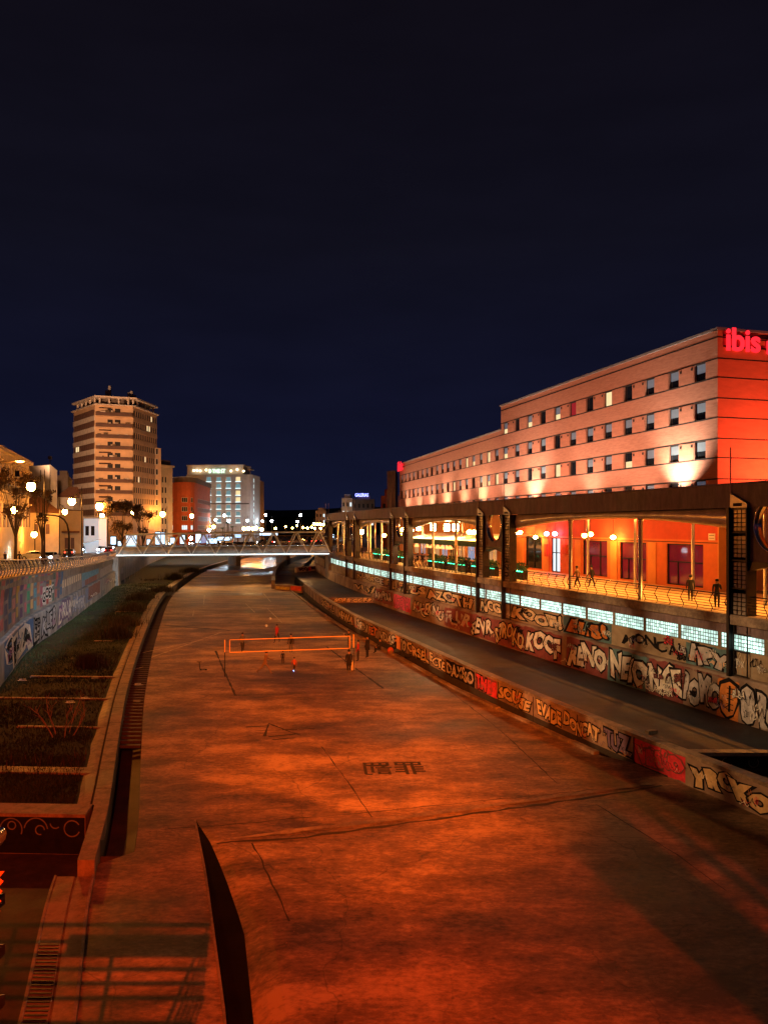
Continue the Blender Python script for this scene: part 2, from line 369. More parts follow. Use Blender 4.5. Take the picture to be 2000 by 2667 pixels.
bed_line([G(656,2196),G(690,2260),G(730,2350),G(752,2400)], .045, M['tar'], 'joint_line', jit=.08)
bed_line([G(562,1695),G(585,1750),G(614,1812)], .13, M['tar'], 'joint_line', jit=.03)
bed_line([G(614,1812),G(800,1806),G(1000,1793)], .07, M['tar'], 'joint_line', jit=.04)
bed_line([G(850,1684),G(925,1740),G(998,1793)], .14, M['tar'], 'joint_line', jit=.03)
bed_line([G(425,1628),G(520,1636),G(600,1642)], .35, M['tar'], 'joint_line', jit=.2)
bed_line([G(1120,1760),G(1300,1900),G(1450,2040)], .05, M['tar'], 'joint_line', jit=.05)
for a, b in (((395,1712),(580,1646)),((372,1700),(520,1668)),((533,1550),(531,1574)),((537,1553),(558,1553)),((505,1590),(503,1605)),((686,1545),(706,1568)),((630,1573),(655,1573)),((640,1572),(664,1595)),((620,1610),(655,1609)),((735,1622),(697,1585)),((710,1554),(785,1560)),((345,1745),(374,1737))):
    bed_line([G(*a),G(*b)], .10, M['line_paint'], 'court_line', jit=.02)
for pts in ([(690,1918),(700,1884),(760,1908),(780,1913)],[(700,1919),(770,1912)],[(642,1894),(700,1890)],[(665,1903),(775,1900)],[(795,1896),(820,1899)],[(710,1927),(770,1922)]):
    bed_line([G(*p) for p in pts], .13, M['tar'], 'scrawl', z=.007, jit=.04)
def depsgraph_mesh(o):
    dg = bpy.context.evaluated_depsgraph_get(); ev = o.evaluated_get(dg); me = ev.to_mesh()
    v = [tuple(x.co) for x in me.vertices]; f = [tuple(p.vertices) for p in me.polygons]; ev.to_mesh_clear(); return v, f
TG = {}
def text_geo(s, off=0.0, ext=0.0, res=2):
    key = (s, round(off, 3), ext, res)
    if key in TG: return TG[key]
    c = bpy.data.curves.new('t', 'FONT'); c.body = s; c.offset = off; c.resolution_u = res; c.extrude = ext
    o = bpy.data.objects.new('t', c); COL.objects.link(o); bpy.context.view_layer.update()
    v, f = depsgraph_mesh(o); bpy.data.objects.remove(o); bpy.data.curves.remove(c); TG[key] = (v, f); return v, f
def bbox(v): return min(p[0] for p in v), max(p[0] for p in v), min(p[1] for p in v), max(p[1] for p in v)
v, f = text_geo('罪罰', .012)
if v:
    x0, x1, y0, y1 = bbox(v); A, B, C = G(1112,2016), G(950,2019), G(1098,1984)
    MB().add([A+(B-A)*((p[0]-x0)/(x1-x0))+(C-A)*((p[1]-y0)/(y1-y0))+V(0,0,.007) for p in v], f).build('painted_writing', M['tar'], riverbed)
# puddles left by the river beyond the court
def blob(c, rx, ry, z, n=26, seed=0, wob=.35):
    r = random.Random(seed); ph = [r.random()*6.28 for _ in range(5)]; pts = []
    for i in range(n):
        t = 2*math.pi*i/n; k = 1+wob*sum(math.sin((j+2)*t+ph[j])/(j+2) for j in range(5))
        pts.append((c.x+math.cos(t)*rx*k, c.y+math.sin(t)*ry*k, z))
    return pts
for i, (px, py, rx, ry) in enumerate(((690,1470,7,20),(690,1492,6,7),(640,1476,6,10),(590,1484,4,4.5),(655,1497,5,3.6),(720,1456,5,26))):
    tag(MB().poly(blob(G(px,py), rx, ry, .006+.002*i, seed=i)).build('puddle', M['water']), kind='structure')

# ------------------------------------------------------------------ left: drain channel, kerb strip, grass terrace, near pits
mb = MB(); rw = []
for y in frange(25.1, 300, 3):
    a = CS.x(y); rw.append([V(a,y,.55), V(a+.03,y,-.75), V(a+.62,y,-.75), V(a+.64,y,-.5), V(a+1.08,y,-.45), V(a+1.1,y,0)])
mb.strip(rw); mb.poly([rw[0][i] for i in (1,2,3,4,5)]+[V(rw[0][0].x,25.1,0)])
chan = struct('drain_channel', mb, M['dark_asphalt'])
q = MB().box(0,1.07,-.13,.13,-.16,-.02).mesh('cross_strut', (0,0,0), mats=[M['dark_asphalt']])
y = 38.0
while y < 120:
    t = CS.tan(y); inst('cross_strut', q, (CS.x(y)+.02, y, 0), chan, math.atan2(-t.x, t.y)*0); y += .8 if y < 80 else 1.3
mb = MB(); rw = []; rg = []; ri = []
for y in frange(28.2, 300, 2.5):
    a = CS.x(y); rw.append([V(a,y,.35),V(a,y,.56),V(a-.6,y,.56),V(a-.6,y,.45)]); rg.append([V(a-.6,y,.46),V(a-.70,y,.46)])
    ri.append([V(a-.70,y,.44),V(a-.70,y,.50),V(a-.95-.2*noise.noise((y*.7,0,0)),y,.50),V(a-1.35,y,.38)])
kerb = struct('kerb', MB().strip(rw), M['kerbstone'])
MB().strip(rg).build('groove', M['groove'], kerb); MB().strip(ri).build('inner_strip', M['kerbstone'], kerb)
for y in frange(30, 110, 3.3): MB().box(CS.x(y)-.605, CS.x(y)+.005, y-.02, y+.02, .5, .563).build('joint', M['groove'], kerb)
mb = MB(); rw = []
def gz(x, y): return .43+.07*noise.noise((x*.35, y*.35, 0))+.05*noise.noise((x*1.3, y*1.3, 5))
for y in frange(28, 300, 2.2):
    a, b = CW.x(y)-.2, CS.x(y)-1.2; rw.append([V(a+(b-a)*k/14, y, gz(a+(b-a)*k/14, y)) for k in range(15)])
struct('grass_terrace', mb.strip(rw), M['grass'], True)
for (py, w_, x0, x1) in ((1760,.35,.25,1),(1816,.25,.1,1),(1889,.22,.4,1),(2000,.75,-.3,1),(1668,.3,.6,.8),(1592,.4,.55,.85)):
    yc = G(0,py,.5).y; rows = []
    for k in range(13):
        f_ = x0+(x1-x0)*k/12; yy = yc - 1.2*f_*.3; a, b = CW.x(yc), CS.x(yy)-.8; x = a+(b-a)*f_; h = w_*(.5+.3*noise.noise((k, py, 0)))
        rows.append([V(x,yy-h,.40),V(x,yy-h,.515),V(x,yy+h,.515),V(x,yy+h,.40)])
    tag(MB().strip(rows).build('concrete_path', M['kerbstone']), kind='structure')
# near-left pits with a graffitied cross wall
mb = MB()
def cs(y, o=0): return CS.x(y)+o
mb.hexa([V(-32,28.0,-.8),V(cs(27.6,-.6),27.1,-.8),V(cs(28.1,-.6),28.1,-.8),V(-32,29,-.8),V(-32,28.0,.62),V(cs(27.6,-.6),27.1,.62),V(cs(28.1,-.6),28.1,.62),V(-32,29,.62)])
cw = mb.build('cross_wall', M['kerbstone']); tag(cw, 'low concrete cross wall with black graffiti circles beside grass terrace', 'wall')
MB().add([V(-31,27.96,-.79),V(cs(27.6,-.62),27.10,-.79),V(cs(27.6,-.62),27.10,.50),V(-31,27.96,.50)], [(0,1,2,3)]).build('painted_band', M['black_paint'], cw)
def ring_strip(fr, a, c, r, wd, b, a0=0, a1=6.283, n=22):
    rows = []
    for i in range(n+1):
        t = a0+(a1-a0)*i/n; rows.append([fr.pt(a+math.cos(t)*(r-wd/2), b, c+math.sin(t)*(r-wd/2)), fr.pt(a+math.cos(t)*(r+wd/2), b, c+math.sin(t)*(r+wd/2))])
    return rows
cwf = Fr((-31,27.96), (cs(27.6,-.62)+31, -.86)); Lc = Vector((cs(27.6,-.62)+31, -.86)).length
gm = paint((.17,.15,.12))
for a, c, r, a0, a1 in ((Lc-3.5,-.1,.42,.2,3.2),(Lc-3.5,-.15,.2,0,6.28),(Lc-2.65,.05,.40,-.4,3.6),(Lc-2.62,.2,.14,0,6.28),(Lc-1.75,.05,.42,.1,3.0),(Lc-1.6,.05,.16,0,5),(Lc-.45,.12,.28,.5,5.9),(Lc-1.05,.3,.18,3.2,5.5),(Lc-4.6,.0,.42,.0,3.1),(Lc-4.5,.1,.18,0,6.28)):
    MB().strip(ring_strip(cwf, a, c, r, .045, -.02, a0, a1)).build('graffiti_ring', gm, cw)
mb = MB()
mb.poly([V(-34,22.6,-.8),V(cs(23.5,-1.3),23.4,-.8),V(cs(27.4),27.6,-.8),V(-34,29,-.8)])
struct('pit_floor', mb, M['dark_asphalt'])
mb = MB()   # longitudinal beam
rw = [[V(cs(y),y,-.75),V(cs(y),y,.58 if y > 23.4 else .30),V(cs(y,-.52),y,.58 if y > 23.4 else .30),V(cs(y,-.52),y,-.75)] for y in frange(23.5,28.15,1)]
bm_ = mb.strip(rw); bm_.poly(rw[0])
tag(bm_.build('edge_beam', M['kerbstone']), kind='structure')
rw = [[V(cs(y,.02),y,-.1),V(cs(y,.02),y,.14),V(cs(y,-.06),y,.16),V(cs(y,-.06),y,.10),V(cs(y,-.52),y,.10),V(cs(y,-.56),y,.05),V(cs(y,-.60),y,.10),V(cs(y,-1.12),y,.10),V(cs(y,-1.15),y,.14),V(cs(y,-1.22),y,.14),V(cs(y,-1.22),y,-.9)] for y in frange(10,23.45,.9)]
wk = struct('service_walk', MB().strip(rw).poly(rw[-1]), M['kerbstone'])
q = MB().box(0,.50,-.02,.02,.10,.125).mesh('grating_bar', (0,0,0), mats=[M['dark_steel']])
for y in frange(16.3,19.6,.16): inst('grating_bar', q, (cs(y,-1.12), y, 0), wk)
mb = MB(); mb.poly([V(-30,16.8,-.25),V(cs(17.0,-1.22),16.9,-.25),V(cs(23.4,-1.22),23.4,-.25),V(-30,23.9,-.25)]); mb.poly([V(-30,16.8,-.25),V(cs(17.0,-1.22),16.9,-.25),V(cs(17.0,-1.22),16.9,-1.5),V(-30,16.8,-1.5)])
mb.poly([V(-30,23.9,-.25),V(cs(23.4,-1.22),23.4,-.25),V(cs(23.4,-1.22),23.4,-1.5),V(-30,23.9,-1.5)])
struct('lower_slab', mb, M['dark_asphalt'])

# ------------------------------------------------------------------ right: kerb stones, gutter, low wall, terraces
mb = MB(); rw = []
for y in frange(32, 128, 2.5): rw.append([V(CK.x(max(y,36.1))-.0 if y > 36 else CL.x(y)-1.6*(y-32)/4.1, y, -.02 if y < 36 else 0), V((CK.x(max(y,36.1)) if y > 36 else CL.x(y)-1.6*(y-32)/4.1)+.05, y, -.7), V(CL.x(y)+.05, y, -.7)])
gut = struct('gutter', MB().strip(rw), M['tar'])
kr = tag(empty('kerb_row', (CK.x(60), 60, 0)), kind='structure')
y = 36.3
while y < 126:
    L_ = 2.2*random.uniform(.8, 1.3); t = CK.tan(y); f_ = Fr(CK.pt(y, random.uniform(-.03,.03)), (t.x, t.y)); hh = random.uniform(.10,.16)
    MB().fbox(f_, .02, L_-.06, -.02, .28, -.3, hh).build('kerb_stone', M['kerbstone'], kr); y += L_*t.y
    if random.random() < .08: y += .7
for y in frange(37.5, 60, 1.5):
    MB().box(CL.x(y)-.55, CL.x(y)-.1, y-.12, y+.2, -.7, -.45).build('gutter_block', M['kerbstone'], gut)
def wall_strip(curve, ya, yb, prof, st=2.5): return MB().strip([[curve.pt(y, o, z) for o, z in prof] for y in frange(ya, yb, st)])
lw = wall_strip(CL, 8, 128, [(0,-.8),(0,1.22),(.03,1.3),(.45,1.3),(.47,1.24),(.47,-.7)])
lw.poly([CL.pt(128,o,z) for o, z in ((0,-.5),(0,1.3),(.47,1.3),(.47,-.5))])
low_wall = tag(lw.build('graffiti_wall', M['graf_low']), 'long low concrete parapet covered in graffiti along the river court', 'wall')
wall_strip(CL, 33, 128, [(-.012,-.8),(-.015,.05),(.0,.09)]).build('shaded_dirty_base', M['tar'], low_wall)  # dark strip painted in for the gutter's shade and dirt
wall_strip(CL, 8, 128.02, [(-.03,1.18),(-.035,1.33),(.5,1.33),(.5,1.2)]).build('coping', M['kerbstone'], low_wall)
for y in frange(35, 126, 4.2): MB().fbox(fr_on(CL, y), -.012, .012, -.035, .04, -.3, 1.19).build('joint', M['groove'], low_wall)
def plane_between(ca, oa, cb, ob, ya, yb, z, st=3, n=5): return MB().strip([[ca.pt(y,oa,z)+(cb.pt(y,ob,z)-ca.pt(y,oa,z))*k/n for k in range(n+1)] for y in frange(ya, yb, st)])
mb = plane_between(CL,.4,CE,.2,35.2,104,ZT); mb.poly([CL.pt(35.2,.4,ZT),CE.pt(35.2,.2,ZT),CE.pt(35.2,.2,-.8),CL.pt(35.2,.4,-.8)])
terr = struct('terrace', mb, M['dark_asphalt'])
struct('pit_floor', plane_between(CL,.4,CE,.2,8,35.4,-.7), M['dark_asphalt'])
ed = MB(); A, B = CL.pt(35.2,.45,0), CE.pt(35.2,.2,0); tf = Fr(A, B-A); Lt = (B-A).length
ed.fbox(tf, 0, Lt, -.28, .25, ZT-.1, ZT+.06); ed.build('edge_strip', M['kerbstone'], terr)
MB().fbox(tf, .6, Lt-1.5, -.300, -.282, -.25, .27).build('painted_band', M['black_paint'], terr)
for k, a in enumerate((1.4,2.6,3.9,5.1)):
    MB().strip(ring_strip(tf, a, .02, .22, .035, -.32, -.3+k, 4+k)).build('graffiti_ring', gm, terr)
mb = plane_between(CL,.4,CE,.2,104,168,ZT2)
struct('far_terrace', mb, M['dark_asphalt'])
A, B = CL.pt(103.7,.3,0), CE.pt(104.3,.2,0); sf = Fr(A, B-A); Ls = (B-A).length
step_wall = tag(MB().fbox(sf, 0, Ls, -.15, .3, ZT-.05, ZT2+.03).build('step_wall', M['graf_low']), 'low step wall with brown bubble graffiti across the dark terrace', 'wall')
A, B = CL.pt(160,1.5,0), CE.pt(168,0,0); vf = Fr(A, B-A); Lv = (B-A).length
far_wall = tag(MB().fbox(vf, 0, Lv, -.2, .25, ZT2, ZT2+1.05).build('end_wall', M['white_panel']), 'white painted end wall with black and red graffiti below the footbridge', 'wall')
# brick and litter on the terrace
tag(MB().box(-.28,.28,-.14,.14,0,.16).build('concrete_block', M['kerbstone']), 'loose orange lit concrete block lying on the dark terrace', 'block').location = G(1695,1910,ZT)
bpy.data.objects['concrete_block'].rotation_euler = (0,0,.4)
# curved channel wall at the far end of the court
pts = [G(707,1533),G(708,1520),G(714,1500),G(724,1486),G(742,1471),G(768,1460),G(805,1450)]
dense = []
for i in range(len(pts)-1):
    for k in range(5): dense.append(pts[i].lerp(pts[i+1], k/5))
dense.append(pts[-1]); rows = []
for i, p in enumerate(dense):
    d = (dense[min(i+1,len(dense)-1)]-dense[max(i-1,0)]).normalized(); n_ = V(d.y,-d.x,0)
    rows.append([p+V(0,0,-.4), p+V(0,0,1.5), p+n_*.6+V(0,0,1.5), p+n_*.6+V(0,0,-.4)])
q = MB().strip(rows); q.poly(rows[0])
cvw = tag(q.build('curved_wall', M['kerbstone']), 'curved concrete channel wall sweeping away beneath the footbridge', 'wall')
A, B = G(716,1536), G(786,1540); ff = Fr(A, B-A)
spur = tag(MB().fbox(ff, 0, (B-A).length, 0, .4, -.3, .85).build('spur_wall', M['graf_low']), 'short spur wall with yellow and red paint joining curved wall and parapet', 'wall')
L_ = (B-A).length
MB().fbox(ff, L_*.6, L_*.98, -.03, -.005, .05, .8).build('painted_patch', paint((.75,.10,.03)), spur)
MB().fbox(ff, L_*.05, L_*.55, -.03, -.005, .1, .6).build('painted_patch', paint((.62,.45,.08)), spur)

# ------------------------------------------------------------------ right embankment wall, glass block strip, ledge, walkway
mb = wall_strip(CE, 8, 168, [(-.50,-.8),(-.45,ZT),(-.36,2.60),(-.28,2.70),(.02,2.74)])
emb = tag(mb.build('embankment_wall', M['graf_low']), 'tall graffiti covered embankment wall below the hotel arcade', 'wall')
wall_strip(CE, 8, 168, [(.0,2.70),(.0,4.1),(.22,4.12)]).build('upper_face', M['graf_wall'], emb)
wall_strip(CE, 8, 168, [(.22,4.1),(.22,4.96)]).build('recess', M['groove'], emb)
wall_strip(CE, 8, 168, [(.22,4.95),(.0,4.95),(.0,5.46),(-.05,5.5)]).build('stained_band', M['beam_concrete'], emb)
wall_strip(CE, 8, 168, [(-.05,5.45),(-.34,5.5),(-.36,5.92),(-.30,6.03),(.5,6.03)]).build('ledge', M['kerbstone'], emb)
def block_mat(name, bw, bh, lit, col, strength, joint):
    m_ = bpy.data.materials.new(name); m_.use_nodes = True; n, N, L, p = nodes_of(m_)
    t = N.new('ShaderNodeTexCoord'); s_ = N.new('ShaderNodeSeparateXYZ'); L.new(t.outputs['Object'], s_.inputs[0])
    def mth(op, a, b=None):
        q = N.new('ShaderNodeMath'); q.operation = op
        for i, x in enumerate((a, b)):
            if x is None: continue
            if isinstance(x, (int, float)): q.inputs[i].default_value = x
            else: L.new(x, q.inputs[i])
        return q.outputs[0]
    u, v_ = mth('DIVIDE', s_.outputs[0], bw), mth('DIVIDE', s_.outputs[2], bh)
    fu, fv = mth('FRACT', u), mth('FRACT', v_)
    gu = mth('GREATER_THAN', mth('ABSOLUTE', mth('SUBTRACT', fu, .5)), .5-joint); gv = mth('GREATER_THAN', mth('ABSOLUTE', mth('SUBTRACT', fv, .5)), .5-joint)
    g_ = mth('MAXIMUM', gu, gv)
    cx = N.new('ShaderNodeCombineXYZ'); L.new(mth('FLOOR', u), cx.inputs[0]); L.new(mth('FLOOR', v_), cx.inputs[1])
    oi = N.new('ShaderNodeObjectInfo'); L.new(mth('MULTIPLY', oi.outputs['Random'], 57.3), cx.inputs[2])
    wn = N.new('ShaderNodeTexWhiteNoise'); L.new(cx.outputs[0], wn.inputs[0])
    fn = N.new('ShaderNodeTexNoise'); fn.inputs['Scale'].default_value = 9; L.new(t.outputs['Object'], fn.inputs['Vector'])
    val = mth('MULTIPLY', mth('ADD', mth('MULTIPLY', wn.outputs[0], .75), .45), mth('ADD', fn.outputs[0], .45))
    val = mth('MULTIPLY', val, mth('SUBTRACT', 1.0, mth('MULTIPLY', g_, .93)))
    if lit:
        dn = N.new('ShaderNodeTexNoise'); dn.inputs['Scale'].default_value = 1.3; dn.inputs['Detail'].default_value = 5; dn.noise_dimensions = '4D'; L.new(mth('MULTIPLY', oi.outputs['Random'], 31.0), dn.inputs['W']); L.new(t.outputs['Object'], dn.inputs['Vector'])
        val = mth('MULTIPLY', val, mth('ADD', mth('MULTIPLY', dn.outputs[0], 1.5), .22)); val = mth('MULTIPLY', val, mth('ADD', mth('MULTIPLY', oi.outputs['Random'], .5), .72))
    p.inputs['Roughness'].default_value = .25
    sc = N.new('ShaderNodeVectorMath'); sc.operation = 'SCALE'; sc.inputs[0].default_value = col; L.new(val, sc.inputs['Scale'])
    if lit:
        p.inputs['Base Color'].default_value = (.1,.1,.1,1); L.new(sc.outputs[0], p.inputs['Emission Color']); p.inputs['Emission Strength'].default_value = strength
    else: L.new(sc.outputs[0], p.inputs['Base Color'])
    return m_
M['block_lit'] = block_mat('block_lit', .205, .205, True, (.64,1,.86), 1.9, .11)
M['block_dark'] = block_mat('block_dark', .30, .235, False, (.30,.25,.19), 0, .12)
pan = MB().box(0,3.05,-.04,.04,0,.82).mesh('glass_block_panel', (0,0,0), mats=[M['block_lit']])
y = 30.0
while y < 141:
    f_ = fr_on(CE, y); inst('glass_block_panel', pan, f_.pt(0,.07,4.12), emb, f_.rz); t = CE.tan(y)
    MB().fbox(f_, 3.05, 3.32, -.01, .2, 4.1, 4.95).build('mullion', M['wall_concrete'], emb); y += 3.3*t.y
mb = MB().strip([[CE.pt(y,.3+11*k/4,ZW) for k in range(5)] for y in frange(8,200,3)])
walk = struct('walkway', mb, M['floor_tile'])
struct('bank', MB().strip([[CE.pt(y,11.3,ZW-.01), CE.pt(y,260,ZW-.01)] for y in frange(8,420,20)]), M['asphalt'])

# ------------------------------------------------------------------ graffiti lettering
def graffiti(parent, fpt, text, fill, outline, fat=.02, ow=.045, wob=.0, seed=0, shear=0.0):
    """fpt(u, v, lift) places the unit lettering on a wall; lift is metres in front of it."""
    fat *= 1.2; ow *= 1.5 if ow else 0
    rg = random.Random(int(seed*100)+len(text)*7)
    def lay(fatness, st):
        rg.setstate(st); vv, ff, cx = [], [], 0.0
        for li, ch in enumerate(text):
            if ch == ' ': cx += .4; continue
            v, f = text_geo(ch, fatness)
            if not v: continue
            a0, a1, b0, b1 = bbox(v); b_, _ = text_geo(ch, 0); w0, w1, h0, h1 = bbox(b_)
            sx = rg.uniform(.85, 1.2); sy = (.74/max(h1-h0, .05))*rg.uniform(.9, 1.1) if h1-h0 > .2 else 1; ti = rg.uniform(-.22, .22); dy = rg.uniform(-.10, .10); flare = rg.uniform(-.4, .4); ns_ = rg.uniform(0, 50); k = len(vv)
            for p in v:
                x, y = (p[0]-w0)*sx, (p[1]-h0)*sy; q_ = (y/.74-.5); xm = (w1-w0)*sx/2
                x = xm+(x-xm)*(1+flare*q_)+q_*ti+.03*math.sin(y*9+cx*5)+.06*noise.noise((x*2.3,y*2.3,ns_)); y += .07*noise.noise((x*2.1+9,y*2.1,ns_)); vv.append((cx+x, y+dy+.10*math.sin(cx*2.3+seed), li))
            ff += [tuple(i+k for i in g) for g in f]; cx += (w1-w0)*sx+.02+.3*max(fat, 0)
        return vv, ff
    st = rg.getstate(); v, f = lay(fat, st)
    if not v: return
    x0, x1, y0, y1 = bbox(v)
    def put(vv, lift): 
        out = []
        for p in vv:
            u, q = (p[0]-x0)/(x1-x0), (p[1]-y0)/(y1-y0)
            q += wob*math.sin(u*9+seed)+wob*.6*math.sin(u*23+seed*2); u += shear*(q-.5)*.06+wob*.04*math.sin(q*7+u*11)
            out.append(fpt(u, q, lift+.004*p[2]))
        return out
    if outline is not None:
        v2, f2 = lay(fat+ow, st); MB().add(put(v2, .010), f2).build('graffiti_outline', outline, parent)
    MB().add(put(v, .012), f).build('graffiti', fill, parent)
def right_map(px0, px1, z0, z1, lower=False):
    ya, yb = CE.y_at_px(px0), CE.y_at_px(px1)
    def fn(u, v, l):
        z = z0+(z1-z0)*v; o = (-.45+.09*(z-ZT)/2.2) if lower else 0
        return CE.pt(ya+(yb-ya)*u, o-l-(.006 if lower else 0), z)
    return fn
def low_map(px0, px1, z0, z1):
    ya, yb = CL.y_at_px(px0), CL.y_at_px(px1); return lambda u, v, l: CL.pt(ya+(yb-ya)*u, -l, z0+(z1-z0)*v)
def left_map(px0, px1, z0, z1, lower=False):
    ya, yb = CW.y_at_px(px0), CW.y_at_px(px1); return lambda u, v, l: CW.pt(ya+(yb-ya)*u, l+(.425 if lower else .0), z0+(z1-z0)*v)
cream, tan_, grey, blk = paint((.74,.60,.38)), paint((.62,.45,.22)), paint((.52,.49,.48)), M['black_paint']
maroon, org, redp, purple = paint((.22,.05,.045)), paint((.62,.20,.03)), paint((.70,.03,.05)), paint((.17,.12,.22))
white, pink, teal = paint((.80,.74,.64)), paint((.62,.05,.12)), paint((.10,.20,.22))
def patch(fpt, m, parent, seed=0, lift=.006):
    r = random.Random(seed); top = [fpt(k/10, .95+.08*r.random(), lift) for k in range(11)]; bot = [fpt(k/10, -.02-.08*r.random(), lift) for k in range(11)]
    MB().strip([bot, top]).build('painted_patch', m, parent)
for (a, b, z0, z1, t, fi, ou, fat, ow, wb) in (
    (1006,1029,2.85,4.0,'CKL',cream,blk,.03,.05,0),(1036,1108,2.85,4.0,'FILIUS',cream,blk,.035,.06,.02),(1113,1232,2.8,4.0,'AZOTH',cream,blk,.04,.06,.01),
    (1249,1306,2.85,4.0,'NCG',cream,blk,.045,.06,0),(1330,1452,2.85,4.02,'KOOF',cream,blk,.055,.05,.01),(1452,1464,2.85,3.95,'!',cream,blk,.03,.05,0),
    (1474,1582,2.85,4.0,'ELiS!',org,blk,.05,.06,.02),(1618,1782,3.0,3.9,'MONCAL',blk,None,.02,0,.05),(1794,1902,2.80,4.0,'FiPY',grey,blk,.06,.05,.03),
    (1838,1894,2.95,3.3,'FAURE',paint((.72,.48,.28)),None,.012,0,.02),(930,975,3.0,4.0,'NUUR',tan_,blk,.02,.05,.05),(975,1000,3.0,3.9,'OE',grey,blk,.02,.05,.03)):
    if t == 'ELiS!': patch(right_map(1466,1592,2.8,4.05), teal, emb, 3)
    if t == 'FiPY': patch(right_map(1786,1912,2.78,4.0), teal, emb, 9)
    graffiti(emb, right_map(a,b,z0,z1), t, fi, ou, fat, ow, wb, a*.1)
for (a, b, z0, z1, t, fi, ou, fat, ow, wb, bgm) in (
    (1036,1074,.9,2.3,'AZOTH',pink,maroon,.02,.06,.06,pink),(1085,1166,.8,2.45,'AUGEKiNG',white,blk,.02,.05,.04,None),(1170,1235,.8,2.4,'FLUR',grey,maroon,.03,.05,.08,maroon),
    (1238,1296,.75,2.4,'SEVR',white,blk,.03,.05,.09,maroon),(1300,1376,.65,2.45,'STROKO',tan_,blk,.03,.05,.08,maroon),(1380,1472,.62,2.5,'KOOF',white,blk,.055,.045,.02,maroon),
    (1490,1592,.6,2.5,'RENO',white,blk,.045,.045,.05,maroon),(1600,1700,.6,2.5,'NEiO',white,blk,.05,.045,.05,teal),(1700,1792,.6,2.5,'NGE',white,blk,.055,.045,.05,maroon),
    (1794,1888,.5,2.45,'POMC',grey,blk,.06,.04,.03,None),(1886,1936,.5,2.4,'o',org,blk,.10,.05,0,org),(1942,1984,.45,2.4,'8',grey,blk,.09,.05,0,None),(1986,2040,.45,2.4,'BS',grey,blk,.06,.05,0,None),
    (1720,1768,.52,.95,'RAPER',white,blk,.015,.04,.02,None),(1653,1690,.5,.75,'VIONE',org,None,.015,0,.02,None),(1953,1964,.75,1.15,'22',blk,None,.01,0,0,None),
    (930,985,1.4,2.5,'VUlll',tan_,blk,.02,.05,.06,None),(985,1028,1.0,2.4,'AMRN',grey,blk,.02,.05,.06,maroon)):
    if bgm: patch(right_map(a-3,b+3,z0-.1,z1+.1,True), bgm, emb, int(a))
    graffiti(emb, right_map(a,b,z0,z1,True), t, fi, ou, fat, ow, wb, a*.1)
for i in range(5):
    z = .9+i*.28; m_ = right_map(1908,1926,z,z+.05,True); MB().strip([[m_(0,0,.03),m_(0,1,.03)],[m_(1,0,.03),m_(1,1,.03)]]).build('graffiti_mark', blk, emb)
m_ = right_map(1913,1918,.8,2.2,True); MB().strip([[m_(0,0,.032),m_(0,1,.032)],[m_(1,0,.032),m_(1,1,.032)]]).build('graffiti_mark', blk, emb)
m_ = right_map(1780,1905,2.5,2.62,True); graffiti(emb, m_, 'CNOMBRE AINCONBRE CORBRE', maroon, None, .01, 0, .1, 1)
for i, (a, b, t, fi, ou, fat, bgm) in enumerate((
    (838,872,'SORU',tan_,blk,.03,None),(880,920,'VEWA',tan_,blk,.03,None),(930,958,'SRN',grey,blk,.03,None),(962,984,'FET',org,blk,.03,None),(988,1030,'VDAS',grey,blk,.03,None),(1031,1042,'I',org,None,.10,org),(1044,1058,'lo',grey,blk,.02,purple),
    (1060,1118,'CRSEL',cream,blk,.03,None),(1118,1160,'ECTE',cream,blk,.03,None),(1163,1234,'DAXSSO',grey,blk,.03,blk),(1240,1268,'TIM',redp,blk,.03,maroon),(1268,1292,'ES',redp,maroon,.05,redp),
    (1296,1384,'SOUSE',tan_,blk,.04,None),(1396,1462,'EVADE',tan_,blk,.04,None),(1466,1562,'DONCAT',tan_,blk,.04,None),(1572,1644,'TUZ',purple,blk,.05,None),(1652,1782,'VRSSO',redp,maroon,.09,redp),(1796,2010,'YROKO',tan_,blk,.07,None))):
    hi = 1.16; lo = .12
    if bgm: patch(low_map(a-2,b+2,lo,hi), bgm, low_wall, i)
    graffiti(low_wall, low_map(a,b,lo+.03,hi-.05), t, fi, ou, fat, .05, .05, i)
graffiti(low_wall, low_map(1668,1760,.72,1.08), 'UBSU', maroon, None, .0, 0, .06, 4)
fn = lambda u, v, l: sf.pt(Ls*(.18+.7*u), -.15-l, ZT+.05+.62*v)
graffiti(step_wall, fn, 'SORS GORS', tan_, blk, .06, .05, .05)
fn = lambda u, v, l: vf.pt(Lv*(.08+.85*u), -.2-l, ZT2+.1+.85*v)
graffiti(far_wall, fn, 'VOOSE RS', blk, maroon, .06, .03, .04)
MB().fbox(vf, Lv*.58, Lv*.68, -.26, -.24, ZT2+.1, ZT2+.95).build('painted_patch', redp, far_wall)

# loose spray strokes and tags over the lettering
def scribble(fpt, m, parent, seed, wd=.02, turns=5):
    r = random.Random(seed); pts = []; u, v = .05, r.uniform(.2,.8); du = .9/(turns*6)
    ph = [r.random()*6.28 for _ in range(3)]
    for i in range(turns*6+1):
        t = i/(turns*6); pts.append((.05+.9*t+.06*math.sin(t*turns*5+ph[0]), .5+.36*math.sin(t*turns*3.1+ph[1])+.12*math.sin(t*turns*7+ph[2])))
    rows = []
    for i, (u, v) in enumerate(pts):
        a = pts[max(i-1,0)]; b = pts[min(i+1,len(pts)-1)]; dx, dy = b[0]-a[0], b[1]-a[1]; l = math.hypot(dx,dy)+1e-6; k = wd*r.uniform(.6,1.3)
        rows.append([fpt(u-dy/l*k*.6, v+dx/l*k, .055), fpt(u+dy/l*k*.6, v-dx/l*k, .055)])
    MB().strip(rows).build('spray_tag', m, parent)
